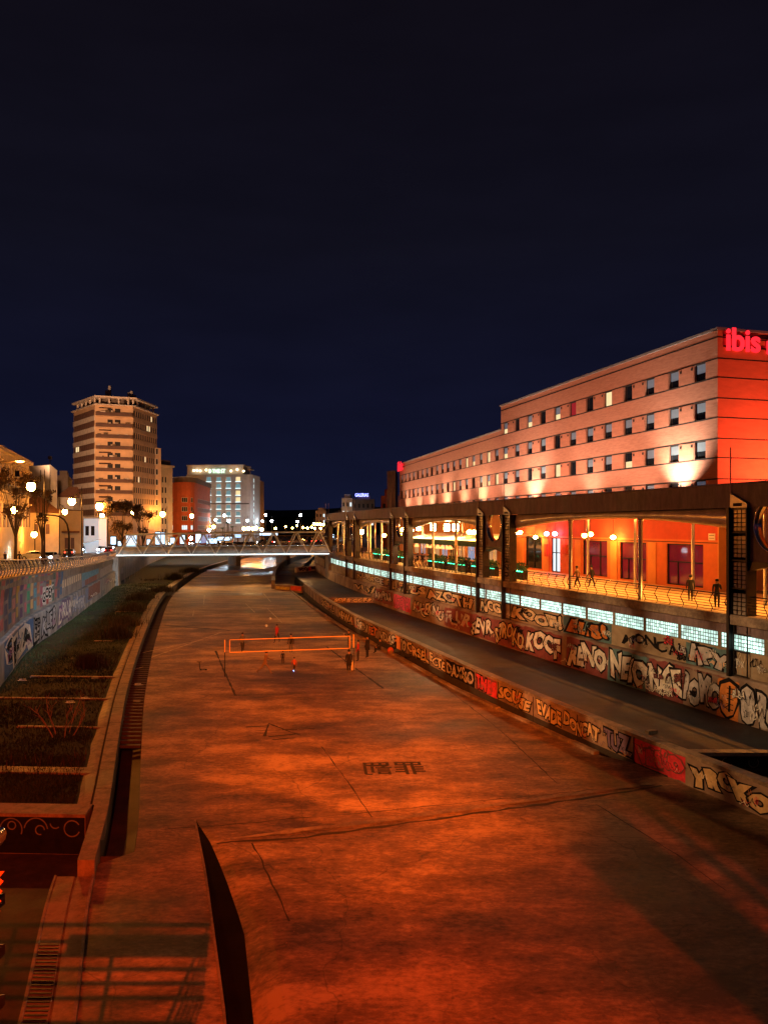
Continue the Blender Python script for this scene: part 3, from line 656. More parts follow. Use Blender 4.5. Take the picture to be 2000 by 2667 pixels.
rr_ = random.Random(21); tagm = [blk, blk, blk, blk, white, white, cream, redp, purple, teal, org]
for i in range(150):
    px = 920+1070*rr_.random()**.8; lo = rr_.random() < .6; w_ = rr_.uniform(8,34)*(.4+.6*(px-900)/1000); z = rr_.uniform(.55,1.8) if lo else rr_.uniform(2.8,3.5); h = rr_.uniform(.25,.7)
    scribble(right_map(px,px+w_,z,z+h,lo), rr_.choice(tagm), emb, i, rr_.uniform(.018,.05), rr_.randint(2,7))
for i in range(80):
    px = 850+1120*rr_.random(); w_ = rr_.uniform(8,30)*(.4+.6*(px-850)/1100); z = rr_.uniform(.1,.7); scribble(low_map(px,px+w_,z,z+rr_.uniform(.2,.4)), rr_.choice(tagm), low_wall, 100+i, rr_.uniform(.03,.06), rr_.randint(2,5))
for i in range(26):
    px = 300*rr_.random(); w_ = rr_.uniform(6,20); z = rr_.uniform(.6,2.2); scribble(left_map(px,px+w_,z,z+rr_.uniform(.4,.9),True), rr_.choice([blk,white,white,paint((.15,.25,.5)),paint((.4,.15,.35)),teal]), None, 200+i, rr_.uniform(.03,.07), rr_.randint(2,6)) if False else None
for i in range(44):
    px = 925+1050*rr_.random(); lo = rr_.random() < .7; k_ = (.35+.65*(px-900)/1000); w_ = rr_.uniform(14,34)*k_; z = rr_.uniform(.5,1.9) if lo else rr_.uniform(2.8,3.6); h = rr_.uniform(.3,.6)
    t_ = ''.join(rr_.choice('AEKORSTNUZBDMX') for _ in range(rr_.randint(3,5))); lift_ = right_map(px,px+w_,z,z+h,lo)
    graffiti(emb, (lambda u, v, l, f=lift_: f(u, v, l+.06)), t_, rr_.choice([blk,white,white,grey,maroon,redp]), rr_.choice([None,blk,blk]), .01, .04, .06, i)
# pebbles and grit on the bed
q = MB(); r_ = random.Random(8)
for i in range(1500):
    y = 13+75*r_.random()**1.7; a, b = bed_left(y)+.2 if y > 28 else CS.x(y)+.3, bed_right(y)-.3; x = a+(b-a)*r_.random()
    if noise.noise((x*.3,y*.3,1)) < .05 or (y < 28.2 and lerp_tab(WLt,y)-.1 < x < lerp_tab(WRt,y)+.1): continue
    k = r_.uniform(.012,.05); t = r_.random()*3; q.add([(x+math.cos(t+j*2.1)*k*r_.uniform(.6,1.2),y+math.sin(t+j*2.1)*k,.0) for j in range(3)]+[(x,y,k*.7)], [(0,1,3),(1,2,3),(2,0,3)])
tag(q.build('grit', M['kerbstone']), 'loose grit and pebbles scattered over the concrete bed', 'gravel', kind='stuff')
# ------------------------------------------------------------------ left embankment wall, mural, quay
ysL = frange(20, 140, 2.5)
mb = MB().strip([[CW.pt(y,.42,-.2),CW.pt(y,.38,3.05),CW.pt(y,.30,3.12),CW.pt(y,-.02,3.14)] for y in ysL])
lwall = tag(mb.build('embankment_wall', M['graf_left']), 'curving river wall with coloured bar mural above pale graffiti band', 'wall')
MB().strip([[CW.pt(y,0,3.05),CW.pt(y,0,zq(y)-.75)] for y in ysL]).build('upper_face', M['mural_wall'], lwall)
MB().strip([[CW.pt(y,0,zq(y)-.8),CW.pt(y,.10,zq(y)-.76),CW.pt(y,.12,zq(y)),CW.pt(y,-.6,zq(y)+.02)] for y in ysL]).build('coping', M['wall_concrete'], lwall)
for y in (57, 68, 81, 96, 107, 118, 129): MB().strip([[CW.pt(y+d,.43,-.1),CW.pt(y+d,.395,3.05)] for d in (-.05,.05)]).build('joint', M['groove'], lwall)
bars = [(.42,.07,.05),(.60,.27,.03),(.08,.14,.10),(.45,.12,.10),(.10,.10,.16),(.06,.14,.26),(.50,.24,.20),(.46,.30,.04),(.12,.06,.14),(.52,.14,.16),(.07,.32,.16),(.62,.40,.16),(.12,.32,.40),(.50,.20,.10),(.40,.10,.14),(.16,.12,.22)]
px = -34.0; k = 0
while px < 158:
    wpx = 11.0*(1-.0026*px) ; c = bars[k % 16]; y0_, y1_ = CW.y_at_px(max(px,-40)), CW.y_at_px(px+wpx*.78)
    ht = zq(y0_)-.15
    for (a, b) in ((3.35,4.15),(4.45,5.25),(5.5,ht)):
        if random.random() < .93 and b > a: 
            dj = (k%2)*.25 if b != ht else 0
            q = MB().strip([[CW.pt(y,.008 if z < zq(y)-.8 else .135,z) for z in (a+dj, min(b+dj, zq(y)-.12))] for y in (y0_, y1_)])
            q.build('mural_bar', paint(c), lwall)
    px += wpx; k += 1
mp_ = left_map(163,213,4.2,5.0)
for i in range(9):
    MB().strip([[mp_(i/9,0,.01),mp_(i/9,1,.01)],[mp_(i/9+.07,0,.01),mp_(i/9+.07,1,.01)]]).build('mural_bar', paint((.60,.48,.32)), lwall)
for (a, b, z0, z1, c, lo) in ((109,141,3.5,5.1,(.55,.52,.47),0),(214,258,4.0,4.9,(.12,.30,.42),0),(222,253,1.4,3.9,(.26,.11,.08),0),(214,232,1.2,4.0,(.20,.26,.40),0),(-6,74,.7,3.0,(.07,.15,.32),1),(262,316,2.0,4.4,(.34,.31,.30),0)):
    if lo or z1 < 3.06 or z0 > 3.1: patch(left_map(a,b,z0,z1,bool(lo)), paint(c), lwall, a)
    else: patch(left_map(a,b,3.2,z1,False), paint(c), lwall, a); patch(left_map(a,b,z0,3.0,True), paint(c), lwall, a)
graffiti(lwall, left_map(111,139,3.6,5.0), 'GOEY', blk, white, .03, .05, .02)
graffiti(lwall, left_map(0,70,.8,2.9,True), 'SHA', blk, white, .06, .06, .09, 2)
graffiti(lwall, left_map(141,176,.8,2.9,True), 'DRUA', white, purple, .03, .08, .02)
graffiti(lwall, left_map(74,90,.7,2.7,True), 'IEE', paint((.45,.40,.34)), blk, .01, .05, .05)
graffiti(lwall, left_map(96,134,.8,2.8,True), 'KLEB', paint((.48,.48,.50)), blk, .03, .05, .08)
graffiti(lwall, left_map(180,212,.8,2.8,True), 'NATEK', paint((.55,.58,.62)), paint((.2,.25,.4)), .03, .06, .08)
for i in range(26):
    px_ = 300*rr_.random(); z_ = rr_.uniform(.6,2.2); scribble(left_map(px_,px_+rr_.uniform(6,20),z_,z_+rr_.uniform(.4,.9),True), rr_.choice([blk,white,white,paint((.15,.25,.5)),paint((.4,.15,.35)),teal]), lwall, 200+i, rr_.uniform(.03,.07), rr_.randint(2,6))
graffiti(lwall, left_map(292,308,.9,2.6,True), 'DRE', blk, None, .02, .05, .08)
# rear continuation of the wall beyond the footbridge with buttresses
mb = MB().strip([[CW.pt(y,0,-.2),CW.pt(y,0,zq(y)),CW.pt(y,-.6,zq(y))] for y in frange(140,330,8)])
rear = tag(mb.build('river_wall', M['wall_concrete']), 'rough concrete river wall continuing past the footbridge', 'wall')
for y in (141, 149, 158): MB().strip([[CW.pt(y,.02,-.2),CW.pt(y,1.1,-.2),CW.pt(y,.9,zq(y)-.2),CW.pt(y,0,zq(y)-.2)],[CW.pt(y+1,.02,-.2),CW.pt(y+1,1.1,-.2),CW.pt(y+1,.9,zq(y)-.2),CW.pt(y+1,0,zq(y)-.2)]]).build('buttress', M['wall_concrete'], rear)
rows = [[CW.pt(y,-.5-k*k*.9,zq(y)) for k in range(0, 13)] for y in frange(10,420,6)]
struct('quay_road', MB().strip(rows), M['asphalt'])
rows = [[CW.pt(y,-.55,zq(y)+.02),CW.pt(y,-4.5,zq(y)+.14),CW.pt(y,-4.5,zq(y))] for y in frange(10,300,4)]
struct('pavement', MB().strip(rows), M['floor_tile'])
rows = [[CW.pt(y,-24,zq(y)),CW.pt(y,-24,zq(y)+.14),CW.pt(y,-29,zq(y)+.14)] for y in frange(60,300,6)]
struct('pavement', MB().strip(rows), M['floor_tile'])
for y in frange(70,200,9): tag(MB().strip([[CW.pt(y+d,-14.0,zq(y)+.012),CW.pt(y+d,-14.15,zq(y)+.012)] for d in (0,3)]).build('lane_marking', M['line_paint']), kind='structure')
qr = tag(empty('quay_railing', CW.pt(80,-.1,zq(80))), 'curved dark steel quay railing with slanting plate posts above mural wall', 'railing')
prof = [(-.05,0),(.12,.35),(.14,.7),(.0,1.05),(-.10,1.25)]
for i, (o_, z_) in enumerate(((.10,.22),(.13,.40),(.15,.58),(.13,.76),(.07,.94))):
    MB().tube([CW.pt(y,o_-.15,zq(y)+z_) for y in frange(30,139,2)], .022, 4).build('bar', M['dark_steel'], qr)
MB().tube([CW.pt(y,-.22,zq(y)+1.28) for y in frange(30,139,2)], .05, 6).build('handrail', M['galv'], qr)
for y in frange(31,138,1.55):
    q = MB().strip([[CW.pt(y-.14,o_-.15-.03,zq(y)+z_),CW.pt(y+.14,o_-.15-.03,zq(y)+z_),CW.pt(y+.14,o_-.15+.03,zq(y)+z_),CW.pt(y-.14,o_-.15+.03,zq(y)+z_),CW.pt(y-.14,o_-.15-.03,zq(y)+z_)] for o_, z_ in prof])
    q.build('post', M['dark_steel'], qr)

# ------------------------------------------------------------------ wall with openings
def wall_grid(mb, fr, a0, a1, c0, c1, holes, b=0.0):
    """holes: (a0, a1, c0, c1, depth, back)"""
    xs = sorted({a0, a1, *[h[0] for h in holes], *[h[1] for h in holes]}); zs = sorted({c0, c1, *[h[2] for h in holes], *[h[3] for h in holes]})
    xs = [x for x in xs if a0-1e-6 <= x <= a1+1e-6]; zs = [z for z in zs if c0-1e-6 <= z <= c1+1e-6]
    zbands = list(zip(zs, zs[1:]))
    for z0, z1 in zbands:
        zm = (z0+z1)/2; hs = sorted([h for h in holes if h[2] < zm < h[3]], key=lambda h: h[0]); x = a0
        for h in hs:
            if h[0] > x+1e-6: mb.poly([fr.pt(x,b,z0),fr.pt(h[0],b,z0),fr.pt(h[0],b,z1),fr.pt(x,b,z1)])
            x = max(x, h[1])
        if x < a1-1e-6: mb.poly([fr.pt(x,b,z0),fr.pt(a1,b,z0),fr.pt(a1,b,z1),fr.pt(x,b,z1)])
    for (p, q, r_, s_, d, back) in holes:
        B = b-d
        for e in (((p,r_),(q,r_)),((q,r_),(q,s_)),((q,s_),(p,s_)),((p,s_),(p,r_))):
            mb.poly([fr.pt(e[0][0],b,e[0][1]),fr.pt(e[1][0],b,e[1][1]),fr.pt(e[1][0],B,e[1][1]),fr.pt(e[0][0],B,e[0][1])])
        if back: mb.poly([fr.pt(p,B,r_),fr.pt(q,B,r_),fr.pt(q,B,s_),fr.pt(p,B,s_)])
    return mb
def frame_mesh(name, w_, h_, t=.07, d=.08, mull=()):
    q = MB(); q.box(0,w_,-d,0,0,t).box(0,w_,-d,0,h_-t,h_).box(0,t,-d,0,t,h_-t).box(w_-t,w_,-d,0,t,h_-t)
    for m in mull: q.box(m-t/2,m+t/2,-d+.01,-.01,t,h_-t)
    return q.mesh(name, (0,0,0), mats=[M['frame_dark']])

# ------------------------------------------------------------------ the hotel
HB = Fr((24.3,56.0), (-.286,1.0))           # long front, a = distance from the near corner
K1 = 1.0401
hotel = empty('hotel_building', (24.3,56,6), 'long terracotta hotel with rows of small windows and red lit end wall', 'building')
rowsz = [(21.67,23.05),(18.74,20.15),(15.80,17.20),(12.85,14.25)]
LN = 36.0*K1
lines = [24.6] + [z for r_ in rowsz for z in (r_[1], r_[0])]
win_a = [(1.24+3.0*k)*K1 for k in range(12)]; WW = 1.22
holes = [(a, a+WW, r_[0], r_[1]-.03, .22, False) for r_ in rowsz for a in win_a] 
gl = [(0.0, LN, z-.035, z+.035, .06, True) for z in lines]
q = MB(); wall_grid(q, HB, 0, LN, 12.4, 25.1, [h for h in holes if h[2] > 12.7] )
q.fbox(HB, .05, LN-.05, -14, -.5, 12.4, 25.0); q.poly([HB.pt(LN,0,12.4),HB.pt(LN,-14,12.4),HB.pt(LN,-14,25.1),HB.pt(LN,0,25.1)])
q.poly([HB.pt(0,0,25.1),HB.pt(LN,0,25.1),HB.pt(LN,-.6,25.1),HB.pt(0,-.6,25.1)])
q.build('wall', M['hotel_brick'], hotel)
for z in lines: 
    MB().fbox(HB, -.012, LN, -.05, .014, z-.055, z+.055).build('shadow_gap', M['groove'], hotel)
MB().fbox(HB, -.18, LN+.12, -.7, .16, 25.1, 25.27).build('roof_coping', M['coping'], hotel)
EB = Fr(HB.o, (HB.u.y, -HB.u.x)); EB.n = -HB.u
q = MB(); q.poly([EB.pt(0,0,12.4),EB.pt(16,0,12.4),EB.pt(16,0,25.1),EB.pt(0,0,25.1)]); q.build('end_wall', M['hotel_sign_lit'], hotel)
for z in lines: MB().fbox(EB, .002, 16, -.04, .014, z-.04, z+.04).build('shadow_gap', M['groove'], hotel)
MB().fbox(EB, -.15, 16, -.5, .15, 25.1, 25.27).build('roof_coping', M['coping'], hotel)
fm = frame_mesh('window', WW-.02, 1.36); pm = MB().box(.06,WW-.08,-.05,-.03,.06,1.30).mesh('pane', (0,0,0), mats=[M['glass']])
bm2 = MB().box(.08,WW-.10,-.028,-.015,.62,1.29).mesh('blind', (0,0,0), mats=[M['blind']])
lm = MB().box(.08,WW-.10,-.026,-.013,.08,.60).mesh('lit_pane', (0,0,0), mats=[M['lit_win']])
lit = {(0,4):2,(0,7):1,(0,9):1,(0,11):1,(0,6):3,(2,3):1,(2,7):2,(1,11):1,(2,0):4,(2,1):4}
def hotel_window(fr, a, c, code, r):
    o = inst('window', fm, fr.pt(a+.01,-.13,c+.01), hotel, fr.rz); 
    def sub(n, me, m=None):
        s_ = bpy.data.objects.new(n, me); COL.objects.link(s_); s_.parent = o
        if m: s_.material_slots[0].link = 'OBJECT'; s_.material_slots[0].material = m
        return s_
    sub('pane', pm, {2: M['lit_win'], 3: M['lit_win_red']}.get(code))
    if code == 1: sub('lit_pane', lm)
    if code in (0, 1, 4) and r < .8: 
        b_ = sub('blind', bm2); b_.scale = (1,1,1)
rr_ = random.Random(5)
for i, r_ in enumerate(rowsz):
    for k, a in enumerate(win_a): hotel_window(HB, a, r_[0], lit.get((i,k),0), rr_.random())
def round_panel(w_, h_, t=.035, rad=.16):
    pts = []
    for cx, cz, a0 in ((w_-rad,h_-rad,0),(rad,h_-rad,90),(rad,rad,180),(w_-rad,rad,270)):
        for k in range(4): t_ = R(a0+30*k); pts.append((cx+math.cos(t_)*rad, cz+math.sin(t_)*rad))
    n = len(pts); q = MB(); q.add([(x,0,z) for x, z in pts]+[(x,t,z) for x, z in pts], [tuple(range(n,2*n)),tuple(range(n))[::-1]]+[(i,(i+1)%n,n+(i+1)%n,n+i) for i in range(n)]); return q
pmsh = round_panel(3.0*K1-WW-.16, 1.28).mesh('wall_panel', (0,0,0), mats=[M['hotel_panel']])
vmsh = MB().box(0,.16,.0,.05,0,.2).mesh('vent', (0,0,0), mats=[M['vent']])
for r_ in rowsz:
    for k, a in enumerate(win_a[:-1]):
        o = inst('wall_panel', pmsh, HB.pt(a+WW+.08,.002,r_[0]+.06), hotel, HB.rz); o.scale = (1,1,1)
        if k % 2 == 0:
            for dx in (.12, 1.42): inst('vent', vmsh, HB.pt(a+WW+.08+dx,.03,r_[0]+1.0), hotel, HB.rz)
# second, lower wing
W2 = Fr((14.0,91.9), (2.9-14.0, 143-91.9)); L2 = 52.3
q = MB(); win2 = [.9+2.88*k for k in range(18)]
wall_grid(q, W2, 0, L2, 12.4, 22.25, [(a,a+WW,r_[0],r_[1]-.03,.22,False) for r_ in rowsz[1:] for a in win2 if r_[0] > 12.7])
q.fbox(W2, .05, L2-.05, -13.9, -.5, 12.45, 22.2); q.poly([W2.pt(0,0,22.25),W2.pt(L2,0,22.25),W2.pt(L2,-.6,22.25),W2.pt(0,-.6,22.25)]); q.build('wall', M['hotel_brick'], hotel)
q = MB().poly([W2.pt(L2,0,12.4),W2.pt(L2,-14,12.4),W2.pt(L2,-14,22.25),W2.pt(L2,0,22.25)]); q.build('wall', M['hotel_brick'], hotel)
MB().fbox(W2, 0, L2+.15, -.7, .14, 22.25, 22.4).build('roof_coping', M['coping'], hotel)
for z in [21.67]+[z for r_ in rowsz[1:] for z in (r_[1], r_[0])]: MB().fbox(W2, 0, L2, -.05, .014, z-.04, z+.04).build('shadow_gap', M['groove'], hotel)
for i, r_ in enumerate(rowsz[1:]):
    for k, a in enumerate(win2): hotel_window(W2, a, r_[0], 2 if (i,k) in ((0,1),(0,4),(1,6),(1,0)) else (1 if (i,k) in ((0,3),(1,1)) else 0), rr_.random())
# stair tower at the far end
tag(MB().prism([P(1008,1300,148)[:2],P(1030,1300,146)[:2],P(1036,1300,158)[:2],P(1012,1300,160)[:2]], 6, CZ+(HOR-1226)/F*147).build('stair_tower', M['beam_concrete']), 'dark stair tower rising behind the far end of the hotel', 'building')
# ground floor front, painted red and orange
gf = [(1.51*K1,5.69*K1,6.15,9.4),(8.3*K1,11.99*K1,6.15,9.4),(13.96*K1,18.04*K1,6.15,9.45),(22.3*K1,24.07*K1,6.05,9.6),(26.1*K1,29.8*K1,6.2,9.7)]
q = MB(); wall_grid(q, HB, 0, 34.5, 6, 9.75, [(a,b,c,d,.25,False) for a,b,c,d in gf]); q.poly([HB.pt(0,-.6,6),HB.pt(34.5,-.6,6),HB.pt(34.5,-.6,12.4),HB.pt(0,-.6,12.4)])
q.build('ground_floor_wall', M['facade_red'], hotel)
MB().poly([HB.pt(0,.0,9.75),HB.pt(34.5,.0,9.75),HB.pt(34.5,.0,12.4),HB.pt(0,.0,12.4)]).build('frieze', M['facade_crimson'], hotel)
MB().poly([EB.pt(0,0,6),EB.pt(16,0,6),EB.pt(16,0,12.4),EB.pt(0,0,12.4)]).build('ground_floor_wall', M['facade_orange'], hotel)
MB().fbox(EB, 0, 1.5, .01, .10, 6, 12.3).build('corner_pillar', M['facade_orange'], hotel)
MB().fbox(HB, 0, 34.5, -.02, .03, 9.52, 9.58).build('string_course', M['groove'], hotel)
for a, b in ((12.4*K1,13.4*K1),(18.4*K1,19.4*K1),(24.6*K1,25.8*K1),(30.2*K1,32.6*K1),(7.0*K1,8.0*K1)): MB().fbox(HB, a, b, .01, .06, 6, 9.45).build('pier', M['facade_orange'], hotel)
M['shop_glass'] = mat('shop_glass', (.10,.012,.02), .07, .2, 1.0, spec=.7, e=(.5,.02,.07), es=.10)
for i, (a, b, c, d) in enumerate(gf):
    o = MB().fbox(HB, a, b, -.22, -.19, c, d).build('window' if i != 3 else 'door', M['shop_glass'] if i < 3 else (M['lit_win_white'] if i == 3 else M['glass']), hotel)
    w_ = b-a; q = MB()
    for x in (a, a+w_*.30 if i < 3 else a+w_*.5, b-.09): q.fbox(HB, x, x+.1, -.18, -.08, c, d)
    for z in (c, c+(d-c)*.55, d-.09): q.fbox(HB, a, b, -.17, -.09, z, z+.09)
    if i < 3: q.fbox(HB, a+w_*.70, a+w_*.70+.08, -.17, -.09, c, c+(d-c)*.55)
    q.build('frame', M['frame_dark'], o)
MB().fbox(HB, 21.6, 22.3, .0, .28, 8.0, 8.9).build('wall_box', M['facade_crimson'], hotel)
MB().fbox(HB, 25.6, 26.2, .0, .22, 7.6, 8.9).build('wall_box', M['facade_crimson'], hotel)
MB().fbox(HB, 26.3, 26.55, .0, .05, 7.3, 7.6).build('notice', M['lit_win_white'], hotel)
nb = MB().fbox(HB, .25, .95, .0, .04, 9.75, 10.25).build('notice_board', M['white_panel'], hotel)
for z in (9.88, 10.08): MB().fbox(HB, .33, .87, .041, .046, z, z+.04).build('text_line', M['groove'], nb)
# ground floor of the far wing: a restaurant front
q = MB(); rf = [(1.5+4.1*k, 4.6+4.1*k, 6.2, 9.6) for k in range(12)]
wall_grid(q, W2, 0, L2, 6, 12.4, [(a,b,c,d,.25,False) for a,b,c,d in rf]); q.build('ground_floor_wall', M['facade_orange'], hotel)
M['rest_glass'] = mat('rest_glass', (.05,.03,.02), .1, .4, 1.2, e=(1,.50,.20), es=.55)
M['rest_blue'] = mat('rest_blue', (.05,.05,.07), .1, .4, 1.2, e=(.40,.62,1), es=.5)
for k, (a, b, c, d) in enumerate(rf):
    o = MB().fbox(W2, a, b, -.24, -.2, c, d).build('window', (M['rest_glass'], M['rest_blue'], M['glass'])[(k*2) % 3], hotel); q = MB()
    for t in (0,.33,.66,1): q.fbox(W2, a+(b-a-.08)*t, a+(b-a-.08)*t+.08, -.18, -.1, c, d)
    for z in (c, c+1.3, d-.1): q.fbox(W2, a, b, -.17, -.11, z, z+.08)
    q.build('frame', M['white_panel'], o)

# hotel sign
v, f = text_geo('ibis', .022, .04, 4); x0, x1, y0, y1 = bbox(v)
sign = empty('illuminated_sign', EB.pt(.5,.2,23.5), 'large glowing red letters on the red end wall of the hotel', 'sign')
MB().add([EB.pt(.62+3.0*(p[0]-x0)/(x1-x0), .16+p[2], 23.6+1.72*(p[1]-y0)/(y1-y0)) for p in v], f).build('lettering', M['red_glow'], sign)
v, f = text_geo('HOTEL', .02, .04, 4); x0, x1, y0, y1 = bbox(v)
MB().add([EB.pt(4.2+3.6*(p[0]-x0)/(x1-x0), .16+p[2], 23.55+1.0*(p[1]-y0)/(y1-y0)) for p in v], f).build('lettering', M['red_glow'], sign)
MB().fbox(EB, .5, 8, .0, .1, 23.9, 24.0).fbox(EB, .5, 8, .0, .1, 24.7, 24.8).build('bracket', M['dark_steel'], sign)
v, f = text_geo('ibis', .02, .05, 3); x0, x1, y0, y1 = bbox(v)
sign2 = empty('illuminated_sign', W2.pt(L2-1,.2,21), 'small glowing red letters at the far roof corner of the hotel', 'sign')
MB().add([W2.pt(L2-.2-3.9*(p[0]-x0)/(x1-x0), .4+p[2], 20.9+1.8*(p[1]-y0)/(y1-y0)) for p in v], f).build('lettering', M['red_glow'], sign2)
MB().fbox(W2, L2-4, L2, .0, .3, 21.5, 21.6).build('bracket', M['dark_steel'], sign2)

# ------------------------------------------------------------------ arcade canopy with concrete beam, steel fascia, columns
arc = empty('arcade_canopy', CE.pt(70,4,6), 'long concrete canopy on steel columns in front of the hotel', 'canopy')
ysA = frange(24, 146, 3)
q = MB().strip([[CE.pt(y,.6,11.8),CE.pt(y,-.15,11.8),CE.pt(y,-.15,13.05),CE.pt(y,.6,13.05)] for y in ysA])
q.poly([CE.pt(146,o,z) for o, z in ((.6,11.8),(-.15,11.8),(-.15,13.05),(.6,13.05))]); q.build('beam', M['beam_concrete'], arc)
MB().tube([CE.pt(y,-.18,13.08) for y in ysA], .05, 4).build('edge_trim', M['coping'], arc)
MB().strip([[CE.pt(y,.6,12.75),CE.pt(y,9.5,12.75),CE.pt(y,9.5,12.4),CE.pt(y,.6,12.4)] for y in ysA]).build('roof_slab', M['facade_red'], arc)
pyl = [41.2, 66.6, 71.6, 91.3, 96.8, 116.2, 122.2, 141.5, 146.5]
pairs = [(36.4,41.2),(66.6,71.6),(91.3,96.8),(116.2,122.2),(141.5,146.5)]
bays = [(41.9,65.9),(72.3,90.6),(97.5,115.5),(122.9,140.8)]
def fascia(ya, yb):
    rows = []; n = 20
    for i in range(n+1):
        y = ya+(yb-ya)*i/n; t = (2*i/n-1); zb = 11.30-.72*t*t; bul = .10*math.sin(i*2.1)
        rows.append([CE.pt(y,.62,11.82),CE.pt(y,.30,11.7),CE.pt(y,.22,(11.7+zb)/2),CE.pt(y,.34,zb+.08),CE.pt(y,.7,zb),CE.pt(y,1.2,zb+.1),CE.pt(y,1.3,11.9)])
    return MB().strip(rows).build('fascia', M['silver'], arc, True)
for k, (ya, yb) in enumerate(bays):
    fascia(ya, yb); n = 3 if k == 0 else 2
    for j in range(1, n+1 if k else n):
        y = ya+(yb-ya)*j/(n if k == 0 else n+1)
        c = MB().lathe(CE.pt(y,.45,0), [(.17,6),(.17,6.05),(.145,6.06),(.145,11.0),(.17,11.05),(.2,11.3)], 12).build('column', M['column_steel'], arc, True)
    for j in range(n+1):
        y = ya+(yb-ya)*(j+.45)/(n+1)
        MB().lathe(CE.pt(y,5.2,0), [(.13,6),(.11,6.05),(.11,12.3),(.12,12.4)], 10).build('column', M['column_steel'], arc, True)
for (ya, yb) in pairs:                      # concrete portal with a round opening between each pylon pair
    A, B = CE.pt(yb-.5,-.05,0), CE.pt(ya+.5,-.05,0); f_ = Fr(A, B-A); L_ = (B-A).length; cx, cz, rr = L_/2, 10.85, min(1.42, L_*.36)
    q = MB(); n = 32; outer = []
    for i in range(n):
        t = 2*math.pi*i/n+.001; dx, dz = math.cos(t), math.sin(t)
        k_ = min((L_/2)/abs(dx) if abs(dx) > 1e-6 else 1e9, ((12.2-cz) if dz > 0 else (cz-8.9))/abs(dz) if abs(dz) > 1e-6 else 1e9)
        outer.append((cx+dx*k_, cz+dz*k_))
    for b_ in (0, .45):
        q.strip([[f_.pt(cx+math.cos(2*math.pi*i/n)*rr, b_, cz+math.sin(2*math.pi*i/n)*rr), f_.pt(outer[i%n][0], b_, outer[i%n][1])] for i in range(n+1)])
    q.strip([[f_.pt(cx+math.cos(2*math.pi*i/n)*rr, 0, cz+math.sin(2*math.pi*i/n)*rr), f_.pt(cx+math.cos(2*math.pi*i/n)*rr, .45, cz+math.sin(2*math.pi*i/n)*rr)] for i in range(n+1)])
    por = q.build('portal', M['beam_concrete'], arc)
    MB().strip([[f_.pt(cx+math.cos(2*math.pi*i/n)*k_, b_, cz+math.sin(2*math.pi*i/n)*k_) for k_, b_ in ((rr,.4),(rr-.02,-.07),(rr+.1,-.07),(rr+.1,.01))] for i in range(n+1)]).build('opening_rim', M['chrome'], por, True)
    MB().strip([[f_.pt(L_*i/10, -.05, 8.92), f_.pt(L_*i/10, -.1, 8.35+.35*math.sin(math.pi*i/10)), f_.pt(L_*i/10, .6, 8.4+.35*math.sin(math.pi*i/10))] for i in range(11)]).build('lintel', M['dark_steel'], por)

# pylons of glass blocks
def make_pylon(detailed):
    r_ = empty('glass_block_pylon', (0,0,0))
    q = MB(); q.box(-.06,0,-.16,.5,0,5.75).box(1.0,1.06,-.16,.5,0,5.75)
    for z in (0, 1.45, 2.95, 4.45, 5.70): q.box(0,1.0,-.16,.5,z-.03,z+.05)
    q.box(0,1.0,.3,.45,0,5.7); q.build('frame', M['dark_steel'], r_, local=True)
    if detailed:
        bm_ = MB().box(0,.235,-.10,.1,0,.185).mesh('glass_block', (0,0,0), mats=[M['pylon_block']])
        for c in range(3):
            for k in range(24):
                z = .08+k*.235
                if any(abs(z+.11-zz) < .12 for zz in (1.45,2.95,4.45)): continue
                inst('glass_block', bm_, (.06+c*.31, 0, z), r_)
    else:
        q = MB()
        for c in range(3):
            for k in range(24): q.box(.06+c*.31,.295+c*.31,-.10,.1,.08+k*.235,.265+k*.235)
        q.build('block_panel', M['pylon_block'], r_, local=True)
    q = MB().hexa([(-.06,-.2,5.78),(1.12,-.2,5.78),(1.12,.5,5.78),(-.06,.5,5.78),(-.06,-.2,6.55),(1.12,-.2,5.98),(1.12,.5,5.98),(-.06,.5,6.55)]); cap = q.build('cap', M['coping'], r_, local=True)
    MB().box(.16,.78,-.215,-.19,5.86,6.02).build('name_plate', M['groove'], cap, local=True)
    MB().box(-.24,-.06,-.3,.05,-3.3,5.8).build('post', M['dark_steel'], r_, local=True)
    q = MB().box(.0,.05,-.06,.0,-3.2,-.1).box(.95,1.0,-.06,.0,-3.2,-.1)
    for z in (-3.2,-1.9,-1.0,-.1): q.box(.0,1.0,-.06,.0,z-.04,z+.04)
    q.build('lower_bracket', M['dark_steel'], r_, local=True)
    MB().tube([(-.15,-.1,5.7),(-.15,-.1,9.05)], .035, 6).build('flagpole', M['flagpole'], r_, local=True)
    return r_
M['flagpole'] = mat('flagpole', (.66,.52,.38), .45, .1, 2)
M['pylon_block'] = mat('pylon_block', (.24,.20,.15), .18, .35, 2.0, .2, c2=(.40,.34,.26), spec=.8)
near = make_pylon(True)
grp = 'glass block pylons along the arcade'
lab = {66.6:'glass block pylon with black scrawled tags right of the round opening',71.6:'glass block pylon with red lit cap left of the round opening',91.3:'glass block pylon beside the bright restaurant terrace lights',96.8:'glass block pylon flanking the bay with green planters'}
pl_list = [(near, 41.2)]
far_p = make_pylon(False); pl_list.append((far_p, 66.6))
for y in pyl[2:]: pl_list.append((dup(far_p, (0,0,0)), y))
for o, y in pl_list:
    f_ = fr_on(CE, y); o.location = f_.pt(-.3,-.12,ZW); o.rotation_euler = (0,0,f_.rz); o.scale = (1,1,1); WL[o.name] = Vector(o.location)
    tag(o, lab.get(y, 'nearest glass block pylon with tall flagpole beside the red hotel corner' if y == 41.2 else 'distant glass block pylon with thin flagpole near the footbridge end'), 'pylon', grp)
